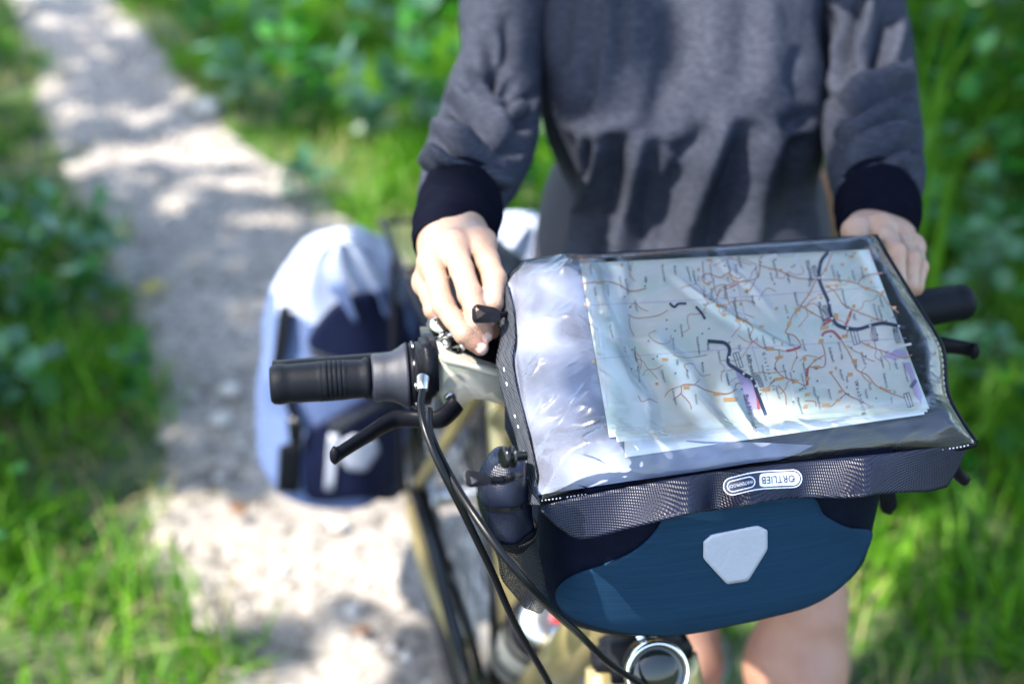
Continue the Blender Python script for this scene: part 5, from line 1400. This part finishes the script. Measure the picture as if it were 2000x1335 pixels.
def body_sdf(P):
    d = seg_d(P, (PXC, PYC + .09, 1.02), (PXC, PYC + .09, 1.14), .07, .07)
    d = smin(d, seg_d(P, (PXC - .05, PYC + .05, .90), (PXC + .05, PYC + .05, .90), .095, .095), .06)
    d = smin(d, seg_d(P, SH[0] + [.05, .05, -.03], SH[1] + [-.05, .05, -.03], .035, .035), .04)
    d = smin(d, seg_d(P, (PXC, PYC + .10, 1.22), (PXC, PYC + .05, 1.36), .05, .05), .03)
    hd_ = np.array([PXC, PYC + .02, 1.46]); q = (P - hd_) / [.072, .088, .112]
    d = smin(d, (np.linalg.norm(q, axis=1) - 1) * .075, .03)
    d = smin(d, seg_d(P, (PXC, PYC - .062, 1.46), (PXC, PYC - .082, 1.435), .008, .011), .012)     # nose
    d = smin(d, seg_d(P, (PXC - .016, PYC - .058, 1.403), (PXC + .016, PYC - .058, 1.403), .008, .008), .008)
    for s in (-1, 1): d = smin(d, seg_d(P, (PXC + .074 * s, PYC + .03, 1.43), (PXC + .078 * s, PYC + .04, 1.475), .008, .012), .006)
    for k in (0, 1):
        d = smin(d, seg_d(P, HIP[k], KNEE[k] + [.004, .015, .06], .074, .047), .05)
        kn = KNEE[k]; d = smin(d, np.linalg.norm((P - kn - [-.006, -.004, -.004]) / [1, 1, 1.1], axis=1) - .052, .02); d = smin(d, np.linalg.norm(P - kn - [0, -.045, .012], axis=1) - .022, .016)
        d = smin(d, seg_d(P, kn, FOOT[k] + [0, 0, .03], .048, .033), .03)
        cf = kn * .62 + FOOT[k] * .38; d = smin(d, seg_d(P, cf + [0, .022, .03], cf + [0, .016, -.06], .042, .034), .03)
        d = smin(d, seg_d(P, FOOT[k], FOOT[k] + [.01 * (2 * k - 1), -.13, -.035], .036, .03), .02)
        d = smin(d, seg_d(P, SH[k] + [.03 * (1 - 2 * k), .03, -.02], EL[k], .020, .022), .02)
        d = smin(d, seg_d(P, EL[k], WRI[k], .021, .020), .02)
    return d
v, f = sdf_mesh(body_sdf, (-.12, 1.02, -.005), (.52, 1.60, 1.60), .0075)
add_body(v, f)
person = put('person', np.concatenate(parts_v), np.concatenate(parts_f), M['skin'], None, True, mats=[M['skin'], M['nail']], mat_idx=np.concatenate(parts_m))
at_ = person.data.attributes.new('blush', 'FLOAT', 'POINT')
pv_ = np.concatenate(parts_v); bl_ = np.zeros(len(pv_))
for F, T in ((F1, T1), (F2, T2)):
    for q in F:
        for i, (w_, s_) in enumerate(((.38, .012), (.42, .009), (.15, .007), (.75, .012))):
            bl_ = np.maximum(bl_, w_ * np.exp(-(np.linalg.norm(pv_ - PD(*q[i]), axis=1) / s_) ** 2 * .8))
    bl_ = np.maximum(bl_, .6 * np.exp(-(np.linalg.norm(pv_ - PD(*T[3]), axis=1) / .014) ** 2))
for k in (0, 1): bl_ = np.maximum(bl_, .45 * np.exp(-(np.linalg.norm(pv_ - KNEE[k] - [0, -.04, 0], axis=1) / .05) ** 2))
bl_ = np.where(pv_[:, 2] < .75, np.maximum(bl_, .5), bl_)
at_.data.foreach_set('value', bl_)
tag(person, 'person in grey long sleeved top and bare legs standing behind the bicycle', 'person')
def clothing(name, v, f, m, parent=None): return put(name, v, f, m, parent or person)

# grey jersey: front and back of the body
rows = [(-190, 1190, 1480, .075, 1.50), (-150, 1090, 1590, .095, 1.48), (-100, 1030, 1640, .100, 1.465), (-40, 1028, 1615, .105, 1.46), (40, 1038, 1603, .112, 1.455), (120, 1050, 1606, .122, 1.45), (200, 1058, 1612, .128, 1.445), (250, 1066, 1612, .124, 1.445), (300, 1080, 1608, .112, 1.445), (345, 1098, 1604, .102, 1.445), (390, 1118, 1600, .097, 1.445), (440, 1114, 1602, .098, 1.445), (500, 1104, 1610, .102, 1.445), (580, 1092, 1622, .108, 1.445), (660, 1085, 1630, .112, 1.445)]
pr = []
for v_, l, r, hd, dep in rows:
    a, b = PD(l, v_, dep), PD(r, v_, dep); pr.append(((a[0] + b[0]) / 2, (b[0] - a[0]) / 2, (a[2] + b[2]) / 2, a[1] + .02, hd))
pr = cr(pr, 12)
NT = 220; th = np.linspace(0, 2 * np.pi, NT, endpoint=False); V = []
for cx, hw, z, cy, hd in pr:
    c, s = np.cos(th), np.sin(th)
    V.append(np.stack([cx + hw * np.sign(c) * np.abs(c) ** .82, cy + hd * np.sign(s) * np.abs(s) ** .9, np.full(NT, z)], 1))
V = np.concatenate(V)
order = np.argsort(-pr[:, 2])
f = grid_faces(len(pr), NT)
N_ = vnormals(V, f); cxy = np.repeat(pr[:, [0, 3]], NT, 0); out_ = np.concatenate([V[:, :2] - cxy, 0 * V[:, :1]], 1)
if (N_ * out_).sum() < 0: f = [q[::-1] for q in f]; N_ = -N_
# the chest swells and the cloth hangs from it
for (u0, v0, su, sv, A) in ((1215, 205, 105, 100, .026), (1465, 200, 105, 105, .024), (1340, 120, 190, 110, .008)):
    u, v_, d = PROJ(V); fr = (N_ * (CAM - V)).sum(1) > 0
    vs_ = np.where(v_ < v0, sv * 1.7, sv * .78)
    V = V + N_ * (A * np.exp(-((u - u0) / su) ** 2 - ((v_ - v0) / vs_) ** 2) * fr)[:, None]
N_ = vnormals(V, f)
folds = [([(1318, -60), (1316, 60), (1300, 150), (1278, 265)], -.011, 26), ([(1190, -60), (1192, 60), (1180, 150), (1150, 215)], .006, 16), ([(1240, -40), (1238, 80), (1215, 190)], .005, 20), ([(1215, -40), (1212, 60), (1200, 150)], -.005, 14),
         ([(1148, 60), (1150, 170), (1128, 222), (1100, 235)], -.009, 14), ([(1110, -20), (1095, 80), (1102, 130)], -.006, 14), ([(1400, -60), (1395, 60), (1402, 180)], .006, 34), ([(1500, -30), (1505, 80), (1500, 200)], .005, 24), ([(1455, -30), (1452, 100), (1445, 180)], -.004, 22), ([(1560, 90), (1555, 150), (1575, 210)], -.006, 16),
         ([(1425, 215), (1400, 290), (1360, 390), (1325, 520)], .017, 24), ([(1462, 235), (1430, 330), (1400, 420), (1375, 530)], -.016, 24), ([(1385, 240), (1350, 285), (1310, 300)], -.011, 18), ([(1345, 300), (1300, 400), (1275, 530)], -.012, 26), ([(1530, 240), (1495, 330), (1470, 450), (1455, 560)], .010, 28),
         ([(1250, 255), (1240, 350), (1215, 450), (1205, 540)], .012, 20), ([(1285, 270), (1262, 380), (1240, 530)], -.012, 18), ([(1205, 260), (1198, 380), (1170, 470), (1160, 540)], -.013, 20), ([(1170, 250), (1165, 310), (1148, 370), (1125, 470)], .011, 13), ([(1140, 255), (1140, 310), (1142, 350)], .008, 9), ([(1155, 270), (1152, 320), (1145, 350)], -.008, 8), ([(1105, 230), (1130, 250), (1180, 252), (1250, 240)], .006, 18), ([(1570, 260), (1560, 330), (1560, 420)], -.014, 26), ([(1600, 215), (1560, 235), (1520, 260)], -.008, 18)]
V = crease(V, N_, [(a, b * 1.2, c) for a, b, c in folds])
V = V + N_ * (.0022 * fbm(V[:, 0] * 22, V[:, 1] * 22, V[:, 2] * 13, 3))[:, None]
jersey = clothing('jersey', V, f, M['jersey'])

def sleeve_tube(sp, n, nt, k=14):
    sp = np.array(sp, float); p = cr(np.array([PD(*q[:3]) for q in sp]), k); r = cr(sp[:, 3:4], k)[:, 0]
    t, Nn, B = frames(p); a = np.linspace(0, 2 * np.pi, nt, endpoint=False)
    v = p[:, None] + r[:, None, None] * (np.cos(a)[None, :, None] * Nn[:, None] + np.sin(a)[None, :, None] * B[:, None])
    v = v.reshape(-1, 3); f = grid_faces(len(p), nt); nn = vnormals(v, f); c = np.repeat(p, nt, 0)
    if (nn * (v - c)).sum() < 0: f = [q[::-1] for q in f]; nn = -nn
    return v, f, nn
L1 = [(1035, -150, 1.47, .066), (1005, -70, 1.455, .056), (985, 20, 1.44, .046), (979, 100, 1.425, .0415), (968, 170, 1.405, .0455), (957, 230, 1.38, .0495), (941, 285, 1.325, .0490), (920, 335, 1.265, .0440), (905, 375, 1.215, .0385), (899, 392, 1.195, .0360), (898, 396, 1.190, .0270)]
C1 = [([(862, 200), (905, 222), (950, 250), (990, 285), (1022, 300)], -.013, 9), ([(868, 186), (915, 203), (960, 230), (1005, 262)], .008, 11), ([(842, 268), (880, 292), (935, 306), (985, 318)], -.010, 9), ([(846, 245), (890, 262), (935, 285)], .007, 10),
      ([(812, 345), (840, 330), (885, 336), (930, 352), (975, 376)], -.009, 7), ([(818, 325), (850, 318), (900, 325), (950, 350)], .007, 9), ([(985, 25), (995, 90), (970, 150), (1010, 175)], -.008, 12), ([(950, 60), (962, 120), (955, 160)], -.006, 13), ([(985, 150), (1020, 185), (1048, 200)], -.010, 11), ([(975, 205), (1010, 235), (1045, 240)], -.010, 10), ([(1000, 200), (1035, 218)], .006, 9),
      ([(915, 130), (905, 180), (915, 205)], .005, 12), ([(900, 170), (918, 205)], -.005, 8), ([(880, 320), (905, 338), (915, 350)], -.006, 7), ([(935, 330), (965, 350), (990, 370)], .006, 8), ([(930, 345), (955, 372), (980, 385)], -.007, 7), ([(860, 280), (850, 300), (875, 318)], .004, 9)]
v, f, nn = sleeve_tube(L1, 0, 150)
v = crease(v, nn, [(a, b * 1.9, c * 1.35) for a, b, c in C1]); v = v + nn * (.0018 * fbm(v[:, 0] * 26, v[:, 1] * 20, v[:, 2] * 26, 3))[:, None]
clothing('sleeve', v, f, M['jersey'], jersey)
L2 = [(1640, -150, 1.49, .068), (1665, -70, 1.48, .058), (1677, 10, 1.465, .0475), (1690, 100, 1.45, .0475), (1699, 180, 1.43, .0475), (1703, 240, 1.395, .0470), (1706, 295, 1.345, .0455), (1711, 340, 1.295, .0425), (1714, 372, 1.262, .0385), (1714, 388, 1.245, .0365), (1714, 392, 1.240, .0270)]
C2 = [([(1612, 10), (1606, 100), (1604, 200)], -.009, 12), ([(1685, -20), (1665, 60), (1640, 150)], -.009, 11), ([(1700, -20), (1690, 60), (1668, 130)], .007, 11), ([(1742, 20), (1722, 90), (1700, 160)], -.010, 10), ([(1760, 30), (1745, 100), (1735, 150)], .006, 11),
      ([(1788, 185), (1745, 178), (1700, 188), (1660, 208), (1622, 232)], -.013, 9), ([(1785, 160), (1735, 155), (1690, 170), (1640, 200)], .009, 10), ([(1760, 210), (1720, 232), (1680, 255), (1630, 270)], .009, 8), ([(1792, 235), (1740, 240), (1690, 262), (1635, 292)], -.011, 8), ([(1795, 262), (1745, 262), (1700, 280), (1645, 310)], .007, 8), ([(1795, 288), (1745, 292), (1690, 315), (1640, 340)], -.011, 8), ([(1797, 320), (1745, 318), (1690, 340), (1645, 362)], .006, 9), ([(1640, 60), (1632, 140), (1625, 190)], .006, 10)]
v, f, nn = sleeve_tube(L2, 0, 150)
v = crease(v, nn, [(a, b * 1.9, c * 1.35) for a, b, c in C2]); v = v + nn * (.0018 * fbm(v[:, 0] * 26, v[:, 1] * 20, v[:, 2] * 26, 3))[:, None]
clothing('sleeve', v, f, M['jersey'], jersey)
def cuff(sp, seed):
    v, f, nn = sleeve_tube(sp, 0, 120, 12)
    L = len(v) // 120; s = np.repeat(np.linspace(0, 1, L), 120)
    v = v + nn * (.0020 * np.sin(s * 24 + 2 * vnoise(v[:, 0] * 30, v[:, 1] * 30, seed)) * np.sin(np.pi * s) + .0012 * fbm(v[:, 0] * 40, v[:, 1] * 40, v[:, 2] * 40, 2))[:, None]
    return clothing('cuff', *thicken(v, f, nn, .0018), M['cuff'], jersey)
cuff([(903, 380, 1.21, .0335), (900, 396, 1.19, .0350), (894, 425, 1.158, .0345), (889, 448, 1.138, .0330), (885, 466, 1.126, .0318), (883, 482, 1.120, .0305)], 1.0)
cf2 = cuff([(1714, 376, 1.26, .0335), (1714, 392, 1.24, .0352), (1715, 412, 1.222, .0348), (1716, 430, 1.208, .0335), (1717, 446, 1.200, .0320), (1718, 460, 1.196, .0305)], 2.0)
em = MB()
for k in range(2):
    c = PD(1768 + 10 * k, 396 + 12 * k, 1.198); tt = np.linspace(0, 2 * np.pi, 14)
    em.add(*tube([c + .0034 * (1 - .4 * k) * (math.cos(a) * RT + math.sin(a) * UP) for a in tt], .0005, 5))
em.build('stitched_emblem', M['grey_rubber'], cf2)
# shorts
def shorts_sdf(P):
    d = seg_d(P, (PXC - .05, PYC + .045, .90), (PXC + .05, PYC + .045, .90), .104, .104)
    for k in (0, 1): d = smin(d, seg_d(P, HIP[k], HIP[k] * .62 + KNEE[k] * .38, .086, .078), .04)
    return d
v, f = sdf_mesh(shorts_sdf, (-.05, 1.2, .58), (.42, 1.62, 1.05), .008)
clothing('shorts', v, f, M['shorts'])
for k in (0, 1):
    fo = FOOT[k]
    v, f = sdf_mesh(lambda P: smin(smin(seg_d(P, fo + [0, .03, -.03], fo + [.01 * (2 * k - 1), -.14, -.036], .043, .036), seg_d(P, fo, fo + [0, 0, .02], .044, .042), .02), 1e3 * np.ones(len(P)), .01), fo + [-.07, -.2, -.075], fo + [.07, .1, .075], .006)
    v[:, 2] = np.maximum(v[:, 2], .002); clothing('shoe', v, f, M['shoe'])
def hair_sdf(P):
    q = (P - np.array([PXC, PYC + .045, 1.475])) / [.082, .092, .112]
    d = (np.linalg.norm(q, axis=1) - 1) * .08
    d = smin(d, seg_d(P, (PXC, PYC + .13, 1.45), (PXC, PYC + .15, 1.26), .035, .018), .03)
    return np.maximum(d, -(P[:, 1] - (PYC - .02) + .6 * np.minimum(P[:, 2] - 1.53, 0) * -1 * 0))
v, f = sdf_mesh(hair_sdf, (PXC - .12, PYC - .09, 1.2), (PXC + .12, PYC + .25, 1.62), .007)
clothing('hair', v + .003 * vnoise(v[:, 0] * 60, v[:, 1] * 60, v[:, 2] * 15)[:, None], f, M['hair'])

# ------------------------------------------------------------------ small things on the ground
def rock(u, v_, r, label, seed, m='stone', flat=.55):
    c = PZ(u, v_, .012); g = np.random.default_rng(seed)
    bm = bmesh.new(); bmesh.ops.create_icosphere(bm, subdivisions=3, radius=1)
    p = np.array([tuple(q.co) for q in bm.verts]); fc = [tuple(q.index for q in x.verts) for x in bm.faces]; bm.free()
    p = p * (1 + .22 * vnoise(p[:, 0] * 1.6 + seed, p[:, 1] * 1.6, p[:, 2] * 1.6))[:, None] * [r, r * g.uniform(.7, 1), r * flat]
    return tag(put('stone', p + c + [0, 0, r * flat * .35], fc, M[m]), label, 'stone', 'stones on the path')
rock(662, 1028, .018, 'pale rounded stone lying beside the lower end of the pannier', 1)
rock(430, 822, .022, 'flat pale stone at the grassy edge of the path', 2)
rock(448, 765, .024, 'mossy grey stone on the path across from the grip', 3)
rock(405, 215, .05, 'white stone at the far inner edge of the path', 4)
rock(690, 1195, .016, 'small buff stone half in shadow under the bicycle', 5)
rock(545, 1120, .013, 'small white pebble in the sunlit patch of path', 6)
def fallen(u, v_, size, m, label, seed, az):
    c = PZ(u, v_, .022); q = LEAF * size; a = az
    p = np.stack([q[:, 0] * math.cos(a) - q[:, 1] * math.sin(a), q[:, 0] * math.sin(a) + q[:, 1] * math.cos(a), np.abs(q[:, 0]) * .6 + q[:, 2] * -1.2 + .004], 1)
    return tag(put('fallen_leaf', *thicken(p + c, [tuple(x) for x in LEAF_T], (0, 0, 1), .0006), M[m]), label, 'leaf', 'fallen leaves')
fallen(480, 1008, .042, 'leaf_brown', 'curled brown leaf lying in the bright sunlit patch', 1, .9)
fallen(235, 618, .05, 'leaf_brown', 'small reddish leaf caught in the verge grass', 2, 2.2)
fallen(270, 575, .07, 'leaf_yellow', 'yellowed leaf at the shaded path edge', 3, -1.1)
fallen(90, 985, .06, 'leaf_pale', 'pale upturned leaf in the grass at the picture edge', 4, .3)
fallen(730, 1235, .035, 'leaf_brown', 'brown leaf in the shadow beneath the bicycle', 5, 1.7)
fallen(420, 65, .12, 'leaf_yellow', 'big yellow leaf on the bank at the far bend', 6, .5)
# old stump seen between the elbow and the body
sx, sy, sz = PD(1592, 430, 3.0); sx = float(sx); sy = float(sy); gz = float(ground_z(sx, sy))
topz = float(PD(1592, 335, 3.0)[2])
stmp = thing('tree_stump', (sx, sy, gz), 'weathered pale stump seen between the elbow and the body', 'stump')
a_ = np.linspace(0, 2 * np.pi, 20, endpoint=False); sv_ = []
for t in np.linspace(0, 1, 9):
    r_ = .055 * (1.35 - .5 * t) * (1 + .18 * vnoise(np.cos(a_) * 2, np.sin(a_) * 2, t * 3)); sv_.append(np.stack([sx + r_ * np.cos(a_), sy + r_ * np.sin(a_), gz + (max(topz, gz + .15) - gz) * t + .03 * t * vnoise(np.cos(a_) * 3, np.sin(a_) * 3, 5.0)], 1))
put('bole', np.concatenate(sv_), grid_faces(9, 20) + [tuple(8 * 20 + i for i in range(20))], M['leaf_brown'], stmp)
# gravel
g = np.random.default_rng(9); n = 1000
y = g.uniform(1.4, 5.8, n); x = path_l(y) + (path_r(y) - path_l(y)) * g.uniform(.02, .98, n); s = g.gamma(2.0, .0022, n) + .002
ico = np.array([(0, 0, 1), (.9, 0, .2), (.28, .85, .2), (-.72, .53, .2), (-.72, -.53, .2), (.28, -.85, .2), (0, 0, -.6)])
tri = np.array([(0, 1, 2), (0, 2, 3), (0, 3, 4), (0, 4, 5), (0, 5, 1), (6, 2, 1), (6, 3, 2), (6, 4, 3), (6, 5, 4), (6, 1, 5)])
pv = np.stack([x, y, np.full(n, .010)], 1)[:, None] + ico[None] * s[:, None, None] * g.uniform(.6, 1.3, (n, 7, 1))
pf = (np.arange(n) * 7)[:, None, None] + tri[None]
tag(put('gravel', pv.reshape(-1, 3), pf.reshape(-1, 3), M['stone']), 'small grit and pebbles scattered over the dirt path', kind='stuff')
